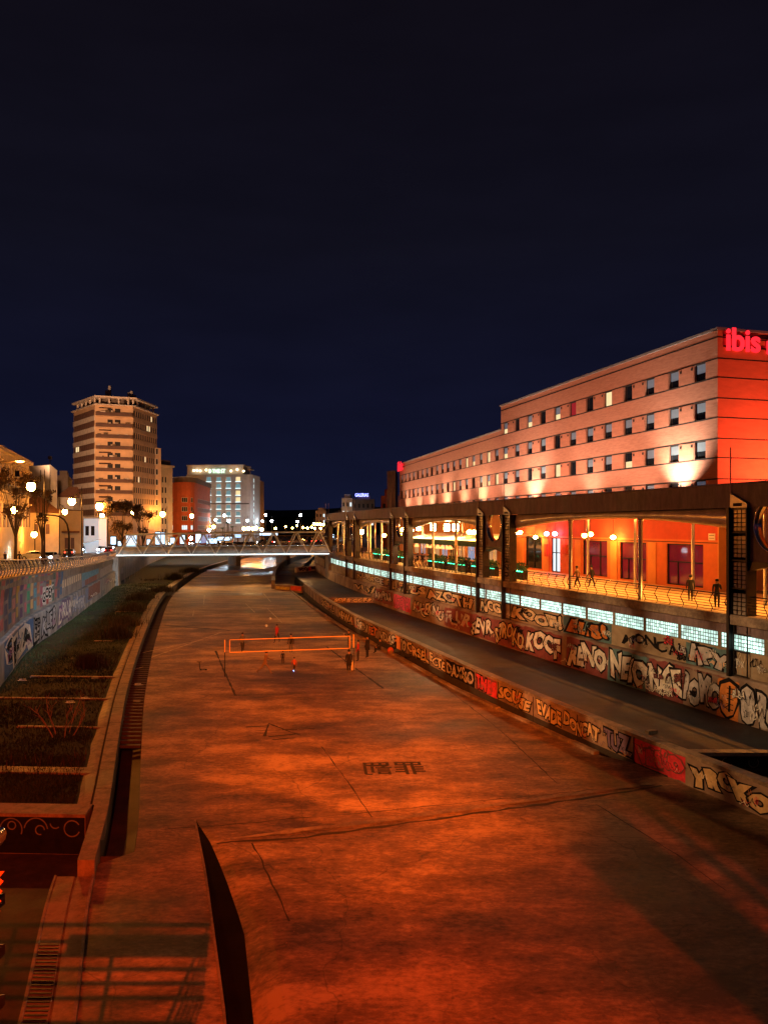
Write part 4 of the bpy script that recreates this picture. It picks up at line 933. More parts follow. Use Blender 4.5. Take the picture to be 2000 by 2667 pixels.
for i, t in enumerate(('ZAA','N','O')):
    v, f = text_geo(t, .015); x0, x1, y0, y1 = bbox(v); zb = (1.6, 1.0, .4)[i]
    MB().add([(.1+.8*(p[0]-x0)/(x1-x0), -.19, zb+.45*(p[1]-y0)/(y1-y0)) for p in v], f).build('graffiti', M['black_paint'], far_p, local=True)

# walkway railing, bay by bay
secs = [(26,40.6,'right of the nearest pylon'),(41.9,48.9,'in front of the red hotel corner'),(49.3,57.4,'between the two steel columns'),(57.8,65.6,'beside the scrawled pylon'),(67.3,71.0,'under the round opening'),(72.6,78.4,'at the end of the restaurant terrace'),(78.8,84.4,'below the restaurant lamps'),(84.8,90.4,'beside the first planters'),(97.8,103.4,'by the green planters'),(103.8,109.4,'under the string of globes'),(109.8,115.2,'by the far orange wall'),(123,131.8,'behind the far pylons'),(132.2,140,'beside the footbridge landing')]
wave = [(0,0),(.10,.18),(.0,.42),(-.13,.62),(-.02,.84),(.10,1.02)]
for ya, yb, wh in secs:
    rl = tag(empty('walkway_railing', CE.pt((ya+yb)/2,-.1,ZW)), 'wavy dark steel balustrade section ' + wh, 'railing', 'arcade balustrade sections')
    for o_, z_ in ((.08,.14),(.06,.30),(-.03,.46),(-.12,.62),(-.06,.78),(.04,.93)):
        MB().tube([CE.pt(y,o_-.12,ZW+z_) for y in frange(ya,yb,2)], .018, 4).build('bar', M['rail_steel'], rl)
    MB().tube([CE.pt(y,-.02,ZW+1.06) for y in frange(ya,yb,2)], .035, 6).build('handrail', M['chrome'], rl)
    for y in frange(ya+.1, yb-.1, 1.15 if ya < 100 else 1.8): MB().tube([CE.pt(y,o_-.12,ZW+z_) for o_, z_ in wave], .028, 4).build('post', M['rail_steel'], rl)
# ------------------------------------------------------------------ footbridge and the lattice road bridge behind it
FB = Fr((-46.4,133.0), (36.8,8.0)); LB = 37.6
fb = empty('footbridge', FB.pt(LB/2,1.5,5.6), 'white lit steel truss footbridge crossing the dry river', 'bridge')
MB().fbox(FB, 0, LB, 0, 3.0, 5.55, 5.8).build('deck', M['galv'], fb)
M['lit_panel'] = mat('lit_panel', (.30,.33,.33), .4, .5, .5, c2=(.55,.60,.60), st=(1,1,2))
for k in range(9):
    a = LB*k/9; rows = [[FB.pt(a+.03,b,z) for b, z in ((.05,5.95),(-.02,6.4),(.02,6.9),(.18,7.2))],[FB.pt(a+LB/9-.03,b,z) for b, z in ((.05,5.95),(-.02,6.4),(.02,6.9),(.18,7.2))]]
    MB().strip(rows).build('parapet_panel', M['lit_panel'], fb)
    rows = [[FB.pt(a+.03,2.95,z) for z in (5.95,7.1)],[FB.pt(a+LB/9-.03,2.95,z) for z in (5.95,7.1)]]; MB().strip(rows).build('parapet_panel', M['lit_panel'], fb)
M['led'] = glow('led', (.74,.95,1), 4)
MB().tube([FB.pt(.2,-.75,5.75), FB.pt(LB-.2,-.75,5.75)], .045, 5).build('light_strip', M['led'], fb)
for b in (-.25, 3.25):
    n = 'front' if b < 0 else 'rear'
    MB().tube([FB.pt(0,b,5.6),FB.pt(LB,b,5.6)], .13, 8).build('bottom_chord', M['galv'], fb)
    MB().tube([FB.pt(1.4+(LB-2.6)*k/8,b,9.25+.45*k/8+.12*math.sin(math.pi*k/8)) for k in range(9)], .15, 8).build('top_chord', M['galv'], fb)
    MB().tube([FB.pt(0,b+.25,7.28),FB.pt(LB,b+.25,7.28)], .05, 6).build('handrail', M['chrome'], fb)
    for k in range(9):
        at = 2.4+4.13*k; ab = at+2.06; zt = 9.25+.45*k/8+.1
        MB().tube([FB.pt(at,b,zt),FB.pt(min(ab,LB),b,5.65)], .12, 6).build('diagonal', M['galv'], fb)
        MB().tube([FB.pt(at,b,zt),FB.pt(max(at-2.06,.1),b,5.65)], .12, 6).build('diagonal', M['galv'], fb)
for k in range(9):
    at = 2.4+4.13*k; MB().tube([FB.pt(at,-.25,9.3+.45*k/8),FB.pt(at,3.25,9.3+.45*k/8)], .06, 5).build('cross_bar', M['galv'], fb)
MB().fbox(FB, LB-.6, LB+1.2, -.8, 3.8, -.5, 5.5).build('abutment', M['wall_concrete'], fb)
MB().fbox(FB, -1.5, .5, -.6, 3.6, -.2, 5.4).build('abutment', M['wall_concrete'], fb)
M['lattice'] = mat('lattice', (.40,.24,.10), .5, .25, 1, m=.3)
RB = Fr((-47,205), (37,17)); LR = 40.5
rb = empty('road_bridge', RB.pt(LR/2,3,5), 'rusty orange lattice girder road bridge behind the footbridge', 'bridge')
MB().fbox(RB, -14, LR+20, 0, 12, 4.6, 5.5).build('deck', M['wall_concrete'], rb)
for z in (5.7, 8.1): MB().fbox(RB, 0, LR, -.2, .1, z-.12, z+.12).build('chord', M['lattice'], rb)
n = 17
for k in range(n):
    a, b = LR*k/n, LR*(k+1)/n
    MB().bar(RB.pt(a,-.06,5.75), RB.pt(b,-.06,8.05), .14, .1).build('brace', M['lattice'], rb); MB().bar(RB.pt(a,.02,8.05), RB.pt(b,.02,5.75), .14, .1).build('brace', M['lattice'], rb)
for a in (8, 22, 34): MB().fbox(RB, a, a+1.2, 1, 11, -.5, 4.6).build('pier', M['wall_concrete'], rb)

# ------------------------------------------------------------------ buildings on the left bank and beyond
def bld(name, label, base, loc): return empty(name, loc, label, 'building')
def winset(parent, fr, cols, rows, w_, h_, pane, frame, lit=(), litm=None, name='window', sill=None, b=-.03):
    pmx = MB().box(0,w_,0,.05,0,h_).mesh('pane', (0,0,0), mats=[pane])
    fmx = MB().box(-.12,w_+.12,.0,.04,-.12,0).box(-.12,w_+.12,0,.04,h_,h_+.12).box(-.12,0,0,.04,0,h_).box(w_,w_+.12,0,.04,0,h_).mesh(name, (0,0,0), mats=[frame])
    smx = MB().box(-.25,w_+.25,-.25,.0,-.40,-.14).mesh('sill', (0,0,0), mats=[sill]) if sill else None
    for i, z in enumerate(rows):
        for j, a in enumerate(cols):
            o = inst(name, fmx, fr.pt(a,b,z), parent, fr.rz); p = bpy.data.objects.new('pane', pmx); COL.objects.link(p); p.parent = o; p.location = (0,-.005,0)
            if (i,j) in lit: p.material_slots[0].link = 'OBJECT'; p.material_slots[0].material = litm or M['lit_win']
            if smx: s_ = bpy.data.objects.new('sill', smx); COL.objects.link(s_); s_.parent = o
def fpx(pxa, Da, pxb, Db): 
    A, B = P(pxa,1370,Da), P(pxb,1370,Db); return Fr(A, B-A), (B-A).length
M['t_wall'] = mat('t_wall', (.50,.32,.19), .85, .14, .4, .1); M['t_white'] = mat('t_white', (.52,.44,.38), .85, .2, 1.2, .1)
M['t_brown'] = mat('t_brown', (.13,.065,.045), .6, .3, 1.5); M['t_balc'] = mat('t_balc', (.085,.042,.03), .8, .25, .8)
M['cream_wall'] = mat('cream_wall', (.56,.42,.24), .85, .15, .5, .1); M['brick_red'] = mat('brick_red', (.42,.09,.03), .85, .2, .5, .2)
M['pale_wall'] = mat('pale_wall', (.50,.47,.44), .85, .14, .4, .1); M['grey_wall'] = mat('grey_wall', (.36,.37,.38), .85, .12, .5)
M['dark_wall'] = mat('dark_wall', (.12,.09,.075), .85, .25, .5)
tw = bld('apartment_tower', 'tall tapering apartment tower with banded side faces and balconies', 0, (-73,206,4.5))
fl, ll = fpx(193,213.5,248,200); fc, lc = fpx(248,200,347,203); fr_, lr_ = fpx(347,203,409,219)
pl = [fl.pt(0,0,0), fc.pt(0,0,0), fr_.pt(0,0,0), fr_.pt(lr_,0,0), V(-72,229,0), V(-84,226,0)]
ztop = 42.4
MB().prism([p[:2] for p in pl], 4.0, ztop).build('wall', M['t_wall'], tw)
fz = [39.5-2.9*k for k in range(11)]
for k, z in enumerate(fz):
    if z > 13: 
        bo = MB().fbox(fc, .15, lc-.15, -.75, 0, z-.12, z+.05).build('balcony_slab', M['t_wall'], tw); MB().fbox(fc, .18, lc-.18, -.78, -.68, z+.05, z+1.0).build('balcony_front', M['t_balc'], bo)
        r_ = random.Random(k)
        for a, w_ in ((3.1,1.3),(4.9,1.4)):
            if r_.random() < .9: MB().fbox(fc, a, a+w_, -.05, .02, z+.1, z+2.1).build('balcony_door', M['lit_win'] if (k == 2 and a < 4) else M['frame_dark'], tw)
    if z > 13:
        r2 = random.Random(k+40)
        for j_ in range(4):
            a = r2.uniform(.4, lc-1.2); hh_ = r2.uniform(.3,1.0)
            MB().fbox(fc, a, a+r2.uniform(.4,1.3), -.72, -.3, z+.05, z+.95+hh_*.6).build('balcony_plant' if j_ % 2 else 'storage_box', M['leaf'] if j_ % 2 else M['t_white'], tw)
        if r2.random() < .5: MB().hexa([fc.pt(1,-.9,z+1.9),fc.pt(4,-.9,z+1.9),fc.pt(4,0,z+2.3),fc.pt(1,0,z+2.3),fc.pt(1,-.9,z+1.95),fc.pt(4,-.9,z+1.95),fc.pt(4,0,z+2.35),fc.pt(1,0,z+2.35)]).build('awning', M['t_balc'], tw)
    MB().fbox(fl, -.3, ll, -.12, .05, z-1.15, z+.15).build('spandrel', M['t_white'], tw)
    if z > 12:
        for a in frange(.4, ll-.6, 1.15): MB().fbox(fl, a, a+.06, -.16, -.12, z-1.15, z+.15).build('fin', M['t_brown'], tw) if k % 2 == 0 and a < 1 else None
    MB().fbox(fr_, 0, lr_, -.10, .05, z-.95, z+.25).build('spandrel', M['t_wall'], tw)
winset(tw, fl, [.5+1.5*k for k in range(11)], [z+.3 for z in fz[:-1]], 1.15, 1.35, M['t_brown'], M['t_balc'], {(3,1),(3,2)}, M['lit_win'])
winset(tw, fr_, [.5+1.42*k for k in range(11)], [z+.42 for z in fz[:-1]], .62, 1.45, M['frame_dark'], M['t_wall'], {(1,6),(1,7),(4,5),(6,2),(0,8)}, M['lit_win'])
ov = [fl.pt(.8,-.8,0), fc.pt(0,-1.1,0), fr_.pt(0,-1.1,0), fr_.pt(lr_-1,-.8,0), V(-72,225,0), V(-82,222,0)]
rf_ = MB().prism([p[:2] for p in ov], 44.3, 44.7).build('roof', M['t_white'], tw)
MB().prism([p[:2] for p in [fl.pt(-.5,-.6,0), fc.pt(0,-.7,0), fr_.pt(0,-.7,0), fr_.pt(lr_+.3,-.6,0), V(-72,229,0), V(-84,226,0)]], ztop, ztop+.25).build('parapet', M['t_white'], rf_)
for f_, l_, n_ in ((fl,ll,5),(fc,lc,4),(fr_,lr_,6)):
    for k in range(n_): a = l_*(k+.5)/n_; MB().fbox(f_, a-.2, a+.2, .3, .7, ztop+.25, 44.3).build('roof_column', M['t_white'], rf_)
MB().prism([p[:2] for p in [fl.pt(3,3,0), fc.pt(1,2.5,0), fr_.pt(0,2.5,0), fr_.pt(lr_-3,3,0), V(-73,222,0)]], ztop+.2, 44.3).build('penthouse', M['dark_wall'], rf_)
for px, h in ((278,47.2),(286,48.4),(336,46.6),(343,47.0),(350,46)): MB().box(P(px,1000,206).x-.35,P(px,1000,206).x+.3,206,206.6,44.7,h).build('antenna', M['antenna'], rf_)
MB().prism([P(396,1370,217)[:2],P(420,1370,219)[:2],P(420,1370,230)[:2],P(396,1370,230)[:2]], 4, 33).build('side_wing', M['t_wall'], tw)
fs_, ls_ = fpx(396,216.9,420,218.9); winset(tw, fs_, [.4,1.3], [z+.4 for z in fz[3:-1]], .55, 1.5, M['frame_dark'], M['t_white'])
# ornate yellow block
yb_ = bld('corner_block', 'narrow ornate ochre apartment block beside the tower', 0, P(430,1400,236)); f_, l_ = fpx(412,234,450,240)
MB().fbox(f_, 0, l_, 0, 12, 4, 29).build('wall', M['cream_wall'], yb_); MB().fbox(f_, -.4, l_+.4, -.5, 12, 29, 29.6).build('cornice', M['cream_wall'], yb_)
MB().fbox(f_, 1, l_-.2, .6, 10, 29.6, 31.2).build('roof_storey', M['t_balc'], yb_)
winset(yb_, f_, [.5,1.7,3.1], [8.2,11.4,14.6,17.8,21,24.2], .6, 1.7, M['frame_dark'], M['cream_wall'])
# red curved building
rd = bld('curved_building', 'red brick apartment building with rounded corner and strip windows', 0, P(490,1400,262)); 
A, B, C_, D_ = P(449,1370,262), P(470,1370,258), P(512,1370,264), P(548,1370,300); arcp = [A.lerp(B,.0), A.lerp(B,.8)]
c0 = P(492,1370,266.5); 
for k in range(9):
    t = R(-110+15*k); arcp.append(V(c0.x+math.cos(t)*4.6*1.0, c0.y+math.sin(t)*5.2, 0))
arcp += [D_, V(D_.x-3,D_.y+14,0), V(A.x,A.y+22,0)]
arcp = [A, P(462,1370,259.5), P(474,1370,258.6), P(486,1370,258.6), P(497,1370,259.6), P(507,1370,262.0), P(514,1370,266), D_, P(548,1370,318), V(A.x,A.y+25,0)]
MB().prism([p[:2] for p in arcp], 4, 25.6).build('wall', M['brick_red'], rd)
MB().prism([(p[0]*.998+.1, p[1]+.9) for p in arcp[:8]]+[p[:2] for p in arcp[8:]], 25.6, 27.3).build('roof_storey', M['dark_wall'], rd)
MB().tube([V(p.x,p.y-.1,27.4) for p in arcp[:7]], .08, 4).build('roof_rail', M['galv'], rd)
for z in (9.3,12.4,15.4,18.4,21.4): MB().strip([[V(p.x,p.y-.06,z-.25),V(p.x,p.y-.12,z-.1),V(p.x,p.y-.06,z+.05)] for p in arcp[:8]]).build('string_course', M['brick_red'], rd)
for k, (i0, i1) in enumerate(((0,1),(2,3),(4,5))):
    f_ = Fr(arcp[i0], arcp[i1]-arcp[i0]); winset(rd, f_, [.1+.62*j for j in range(1 if k == 0 else 3 if k == 1 else 2)], [6.4,9.6,12.7,15.8,18.9], .5, 1.4, M['frame_dark'], M['pale_wall'], {(1,0),(1,1),(1,2)}, M['lit_win_white'], b=-.08)
f_ = Fr(arcp[6], D_-arcp[6]); winset(rd, f_, [1.5+2.6*j for j in range(13)], [9.6,12.7,15.8,18.9], 1.1, 1.3, M['frame_dark'], M['pale_wall'], b=-.1)
for z in (6.0,): MB().fbox(f_, 1, 34, -.3, -.05, 4.6, 7.6).build('shop_front', mat('shop_blue', (.2,.2,.3), .4, .2, 1, e=(.45,.55,1), es=.45), rd)
# white hotel with lit window sills
wh = bld('white_hotel', 'pale grey hotel block with cool lit window sills and roof terrace lights', 0, P(570,1400,330)); f_, l_ = fpx(486,332,655,330)
pts = [f_.pt(0,0,0)] + [f_.pt(l_-2,0,0), f_.pt(l_-.6,.5,0), f_.pt(l_,1.9,0), f_.pt(l_,16,0), f_.pt(0,16,0)]
MB().prism([p[:2] for p in pts], 4, 33.0).build('wall', M['grey_wall'], wh)
MB().fbox(f_, .0, l_-4, 1.2, 14, 33.0, 36.9).build('roof_storey', M['pale_wall'], wh); MB().fbox(f_, -.2, l_-3.5, .8, 14, 36.9, 37.3).build('roof', M['pale_wall'], wh)
MB().fbox(f_, 9.5, l_-1, -.03, .02, 20.2, 20.6).build('shadow_gap', M['groove'], wh)
M['lit_sill'] = glow('lit_sill', (.72,.95,1), 1.6); M['cool_win'] = glow('cool_win', (.36,.62,.66), .42)
cols = [(px-486)/169*l_ for px in (539,565,590,615)]
winset(wh, f_, cols, [15.3,18.3,21.4,24.3,27.3,30.2][::-1], 1.9, 1.7, M['cool_win'], M['white_panel'], {(0,3),(2,3),(3,3)}, M['lit_win'], sill=M['lit_sill'])
winset(wh, f_, cols, [12.4], 1.9, 1.5, M['cool_win'], M['white_panel'], sill=M['lit_sill'])
ls = glow('sign_green', (.70,1,.72), 2.2); v, f = text_geo('B·THE·ST', .03, .05); x0, x1, y0, y1 = bbox(v)
MB().add([f_.pt(10+7.2*(p[0]-x0)/(x1-x0), -.2-p[2], 33.6+1.8*(p[1]-y0)/(y1-y0)) for p in v], f).build('sign_lettering', ls, wh)
for k, a in enumerate((3.2,4.6,6.0,8.6,19.5,22.2,25.0)): MB().ball(f_.pt(a,.3,34.8+.5*math.sin(k*3)), .45, 8, 5).build('terrace_lamp', M['terrace_glow'], wh)
MB().lathe(f_.pt(l_-1.5,4,0), [(.05,33),(.05,35),(1.9,35.1),(.1,36)], 10).build('parasol', M['cream_wall'], wh)
for k in range(9): MB().fbox(f_, l_-.02, l_+.10, 4, 4.3, 9+2.6*k, 10.6+2.6*k).build('side_light', M['lit_sill'], wh)
nb_ = bld('narrow_block', 'narrow brown apartment block behind the white hotel', 0, P(668,1400,360)); f_, l_ = fpx(654,372,676,372)
MB().fbox(f_, 0, l_, 0, 14, 4, 33).build('wall', M['t_wall'], nb_); winset(nb_, f_, [.6,2.1], [12,15,18,21,24], 1.1, 2.0, M['frame_dark'], M['white_panel'])
for z in frange(9,32,3): MB().fbox(f_, l_-.8, l_+.8, -.6, 0, z, z+.2).build('balcony_slab', M['t_wall'], nb_)
# old house at the left edge
oh = bld('old_house', 'old ochre town house with cornice, pilasters and iron balcony', 0, (-62,125,5.3)); f_ = Fr((-52.5,96), (-15.6,51.5)); l_ = 53.8
f_.n = -f_.n; f_.n = f_.n
q = MB(); q.fbox(f_, 0, l_, -14, 0, 4.5, 22.4); q.build('wall', M['cream_wall'], oh)
MB().fbox(f_, -.3, l_+.5, -14, .7, 22.4, 23.0).build('cornice', M['cream_wall'], oh)
MB().hexa([f_.pt(-.5,.9,23),f_.pt(l_+.7,.9,23),f_.pt(l_+.7,-14.6,23),f_.pt(-.5,-14.6,23),f_.pt(2,-6,26.6),f_.pt(l_-3,-6,26.6),f_.pt(l_-3,-7.5,26.6),f_.pt(2,-7.5,26.6)]).build('roof', M['roof_tile'], oh)
for k in range(16):
    a = 4+3.3*k; MB().fbox(f_, a, a+1.5, -.05, .06, 17.0, 20.6).build('window', M['t_brown'], oh); MB().fbox(f_, a, a+1.5, -.05, .06, 10.6, 14.4).build('window', M['t_brown'], oh)
    MB().fbox(f_, a-.9, a-.35, .0, .2, 16.2, 21.6).build('pilaster', M['cream_wall'], oh); MB().fbox(f_, a-.2, a+1.7, .0, .35, 21.0, 21.25).build('lintel', M['cream_wall'], oh); MB().fbox(f_, a-.2, a+1.7, .0, .35, 14.7, 15.0).build('lintel', M['cream_wall'], oh)
bl = MB().fbox(f_, 2, l_-6, 0, 1.1, 16.0, 16.3).build('balcony', M['cream_wall'], oh); MB().fbox(f_, 2, l_-6, 1.0, 1.06, 17.25, 17.35).build('balcony_rail', M['dark_steel'], bl)
q = MB()
for a in frange(2, l_-6, .45): q.fbox(f_, a, a+.07, 1.01, 1.05, 16.3, 17.25)
q.build('balusters', M['dark_steel'], bl)
# white gable block, grey block, low houses, kiosk
wb = bld('gable_block', 'plain pale gable wall block behind the old house', 0, P(105,1400,172)); MB().prism([P(72,1370,170)[:2],P(133,1370,166)[:2],P(150,1370,182)[:2],P(88,1370,190)[:2]], 4, 24.0).build('wall', M['pale_wall'], wb)
f_, l_ = fpx(72,169.9,133,165.9); MB().fbox(f_, 2.2, 3.4, -.05, .05, 13.2, 16.2).build('window', M['frame_dark'], wb); MB().fbox(f_, .0, 1.6, -.25, .0, 19.3, 20.6).build('window', M['rest_blue'], wb); MB().fbox(f_, 4.6, 4.8, -.05, .02, 20.6, 23).build('slot_window', M['frame_dark'], wb)
db = bld('grey_block', 'dark grey block standing behind the pale gable wall', 0, P(170,1400,215)); MB().prism([P(146,1370,212)[:2],P(178,1370,212)[:2],P(190,1370,232)[:2],P(150,1370,235)[:2]], 4, 24.8).build('wall', M['dark_wall'], db); MB().prism([P(156,1370,214)[:2],P(176,1370,214)[:2],P(180,1370,226)[:2],P(158,1370,226)[:2]], 24.8, 26.2).build('roof', M['dark_wall'], db)
def low_house(name, label, pa, pb, Da, Db, ze, zr, wall, dep=10):
    h = bld(name, label, 0, P((pa+pb)/2,1400,(Da+Db)/2)); f_, l_ = fpx(pa,Da,pb,Db); MB().fbox(f_, 0, l_, 0, dep, 4, ze).build('wall', wall, h)
    MB().hexa([f_.pt(-.5,-.6,ze),f_.pt(l_+.5,-.6,ze),f_.pt(l_+.5,dep,ze),f_.pt(-.5,dep,ze),f_.pt(1,dep*.5,zr),f_.pt(l_-1,dep*.5,zr),f_.pt(l_-1,dep*.55,zr),f_.pt(1,dep*.55,zr)]).build('roof', M['roof_tile'], h)
    return h, f_, l_
h, f_, l_ = low_house('tiled_house', 'low orange lit house with tiled roof behind the street tree', 62, 155, 150, 156, 13.4, 16.8, M['cream_wall'])
winset(h, f_, [2.2,4.6], [9.2], .8, 2.0, M['t_brown'], M['cream_wall'])
h, f_, l_ = low_house('plain_house', 'plain orange rendered house with small porch roof', 158, 217, 168, 172, 14.2, 14.6, M['cream_wall'])
MB().fbox(f_, .3, 3.6, -1.6, 0, 9.3, 9.7).build('porch_roof', M['roof_tile'], h); winset(h, f_, [1.0,2.4], [5.6], .8, 2.6, M['t_brown'], M['cream_wall'])
h, f_, l_ = low_house('pale_house', 'pale house with dark hipped roof behind street lamps', 152, 192, 205, 205, 18.5, 21.5, M['pale_wall'])
kz = bld('kiosk', 'small white lit shop pavilion below the tower', 0, P(238,1408,150)); f_, l_ = fpx(219,178,258,178)
M['kiosk'] = mat('kiosk', (.70,.74,.78), .5, .15, .6, e=(.6,.8,1), es=.35); MB().fbox(f_, 0, l_, 0, 5, 4.5, 12.5).build('wall', M['kiosk'], kz); MB().fbox(f_, -.3, l_+.3, -.6, 5, 12.5, 12.9).build('roof', M['white_panel'], kz)
for a in (.4,1.7): MB().fbox(f_, a, a+.8, -.05, .02, 8.6, 10.8).build('window', M['frame_dark'], kz)
MB().hexa([f_.pt(-.2,-2.2,6.6),f_.pt(l_+.6,-2.2,7.6),f_.pt(l_+.6,0,7.6),f_.pt(-.2,0,6.6),f_.pt(-.2,-2.2,6.8),f_.pt(l_+.6,-2.2,7.8),f_.pt(l_+.6,0,7.8),f_.pt(-.2,0,6.8)]).build('awning', M['white_panel'], kz)
# lit shop fronts along the far quay, seen through the footbridge truss
M['shop_lit'] = glow('shop_lit', (.55,.78,1), 2.2)
for i, (px, py, D, w_, h_) in enumerate(((343,1412,196,2.6,3.4),(412,1402,215,1.3,3.4),(424,1402,216,1.2,3.2),(476,1405,235,1.4,2.6),(517,1400,250,1.6,3.4),(552,1409,255,3.4,1.6),(585,1403,262,5,1.2),(700,1392,300,7,1.2),(865,1396,300,1.5,1.2),(228,1416,184,1.2,1.6),(262,1412,190,1.0,1.4),(296,1408,200,1.3,2.0),(313,1416,196,.9,1.2),(450,1408,228,1.2,1.6),(620,1396,270,2.2,1.0),(388,1412,210,.9,1.4))):
    c = P(px,py,D); s_ = tag(empty('shop_front', (c.x,c.y,c.z-h_/2)), 'glowing white shop window on the far quay pavement', 'shop window', 'lit shop windows along the far quay')
    MB().box(c.x-w_/2,c.x+w_/2,D-.05,D,c.z-h_/2,c.z+h_/2).build('lit_pane', M['shop_lit'], s_); q = MB().box(c.x-w_/2-.12,c.x+w_/2+.12,D,D+.4,c.z-h_/2-.3,c.z+h_/2+.25); q.build('frame', M['frame_dark'], s_)
    MB().box(c.x-.15,c.x+.15,D+.05,D+.35,4.3,c.z-h_/2-.3).build('stand', M['frame_dark'], s_)
# far right-hand buildings with neon
def far_block(name, label, pa, pb, D, ytop, m, rows, cols, lit=(), h=None):
    b = bld(name, label, 0, P((pa+pb)/2,1400,D)); f_, l_ = fpx(pa,D,pb,D); zt = CZ+(HOR-ytop)/F*D
    MB().fbox(f_, 0, l_, 0, 18, 3, zt).build('wall', m, b); MB().fbox(f_, l_*.2, l_*.8, 3, 12, zt, zt+1.6).build('roof_box', m, b)
    w_ = l_/cols*.45; winset(b, f_, [l_*(k+.3)/cols for k in range(cols)], [zt-3.4-3.4*k for k in range(rows)], w_, 1.6, M['frame_dark'], m, set(lit), M['lit_win_white']); return b, f_, l_, zt
b, f_, l_, zt = far_block('neon_block', 'brown block with blue neon roof sign beyond the arcade', 918, 975, 300, 1300, M['dark_wall'], 3, 5, {(1,3),(2,4)})
v, f = text_geo('GALERIAS', .02, .1); x0, x1, y0, y1 = bbox(v); nm = glow('neon_blue', (.20,.22,1), 6)
MB().add([f_.pt(1.0+5.2*(p[0]-x0)/(x1-x0), 1-p[2], zt+1.0+1.3*(p[1]-y0)/(y1-y0)) for p in v], f).build('sign_lettering', nm, b)
far_block('lit_block', 'grey block with white lit windows left of the neon block', 890, 918, 310, 1297, M['grey_wall'], 4, 3, {(1,0),(1,1),(2,1),(0,2)})
far_block('orange_block', 'small orange lit block far down the river', 822, 848, 420, 1330, M['t_wall'], 3, 3, {(0,2),(1,2)})
far_block('dark_block', 'dark distant block behind the far street lamps', 880, 912, 450, 1328, M['dark_wall'], 3, 4, {(1,1)})
b, f_, l_, zt = far_block('brick_block', 'terracotta block with cyan sign beside the far hotel end', 992, 1040, 175, 1291, M['brick_red'], 2, 3)
MB().fbox(f_, 2.0, 3.4, -.3, -.1, zt-1.9, zt-.6).build('cyan_sign', glow('cyan', (.30,.72,1), 4), b); MB().fbox(f_, 2.2, 3.0, -.2, -.05, zt-4.0, zt-3.0).build('window', M['lit_win_white'], b)
hl = MB(); rows = []
for k in range(41):
    x = -900+45*k; h = 32+14*noise.noise((k*.23,3,0)) - abs(k-12)*.35; rows.append([V(x,900,-2),V(x,905,max(h*.7,8)),V(x,960,max(h,9)),V(x,1200,-2)])
struct('hill', hl.strip(rows), M['grass'])
# ------------------------------------------------------------------ street lamps
def globe_lamp(px_pole, px_globe, py, D, base, label, group, m, r=.36, two=False):
    g = P(px_globe, py, D); pole = P(px_pole, py, D); h = g.z-base
    o = tag(empty('street_lamp', (pole.x, D, base)), label, 'street lamp', group)
    MB().lathe((pole.x,D,base), [(.26,0),(.26,.3),(.16,.5),(.12,1.2),(.10,h*.5),(.08,h+1.2),(.06,h+2.0),(.01,h+2.4)], 8).build('pole', M['dark_steel'], o)
    if abs(px_pole-px_globe) > 3:
        pts = [V(pole.x,D,g.z+1.5)]+[V(pole.x+(g.x-pole.x)*k/6, D, g.z+1.5-.9*math.sin(k/6*math.pi*.5)**3) for k in range(1,7)]
        MB().tube(pts, .05, 5).build('arm', M['dark_steel'], o)
        q = MB()
        for c, rr in ((.3,.35),(.62,.25)): q.strip([[V(pole.x+(g.x-pole.x)*c+math.cos(t)*(rr-.035), D, g.z+1.0+math.sin(t)*(rr-.035)), V(pole.x+(g.x-pole.x)*c+math.cos(t)*(rr+.035), D, g.z+1.0+math.sin(t)*(rr+.035))] for t in [i*.42 for i in range(13)]])
        q.build('scroll', M['dark_steel'], o)
    MB().lathe((g.x,D,g.z), [(.05,r+.3),(r*.5,r+.05),(r*.7,r*.75)][::-1], 8).build('cap', M['dark_steel'], o)
    MB().ball(g, r, 10, 7, (1,1,1.12)).build('globe', m, o, True)
    return o
for i, (pp, pg, py, D, lb) in enumerate(((117,82,1267,100,'scroll arm globe lamp towering over the near street tree'),(214,188,1306,122,'scroll arm globe lamp beside the plain orange house'),(282,260,1319,148,'scroll arm globe lamp in front of the apartment tower'),(363,350,1333,180,'scroll arm globe lamp at the tower right corner'),(436,424,1339,215,'scroll arm globe lamp before the ornate ochre block'))):
    globe_lamp(pp, pg, py, D, zq(D)+.14, lb, 'ornate globe lamps along the quay', M['globe'], .55+.15*(D > 140))
for i, (pp, pg, py, D) in enumerate(((156,170,1333,152),(254,267,1343,185),(372,368,1348,230),(440,440,1353,290),(447,447,1359,330),(473,472,1359,300),(505,500,1344,245),(44,38,1328,118),(231,228,1356,230),(312,310,1350,250),(398,396,1362,300),(416,413,1356,320),(462,460,1366,310),(524,522,1368,290),(92,90,1392,140),(22,18,1396,135),(560,557,1372,300),(330,328,1372,215))):
    globe_lamp(pp, pg, py, D, 5.0, 'smaller globe lamp on the far side of the quay road', 'smaller globe lamps across the road', M['globe_far'], .5 if D < 200 else .65)
for i, (px, py, D) in enumerate(((636,1377,240),(648,1376,243),(660,1377,246),(668,1375,250),(682,1379,255),(675,1347,360),(718,1376,310),(744,1372,390),(762,1375,410),(774,1369,380),(790,1374,330),(801,1375,332),(812,1373,334),(818,1364,300),(826,1365,302),(834,1365,304),(842,1366,306),(820,1376,310),(835,1376,312),(1,1,0))):
    if D: globe_lamp(px, px, py, D, 4.5, 'distant warm lamp glowing beyond the lattice road bridge', 'warm lamps beyond the road bridge', M['globe_far'], .55 if i < 5 else .42)
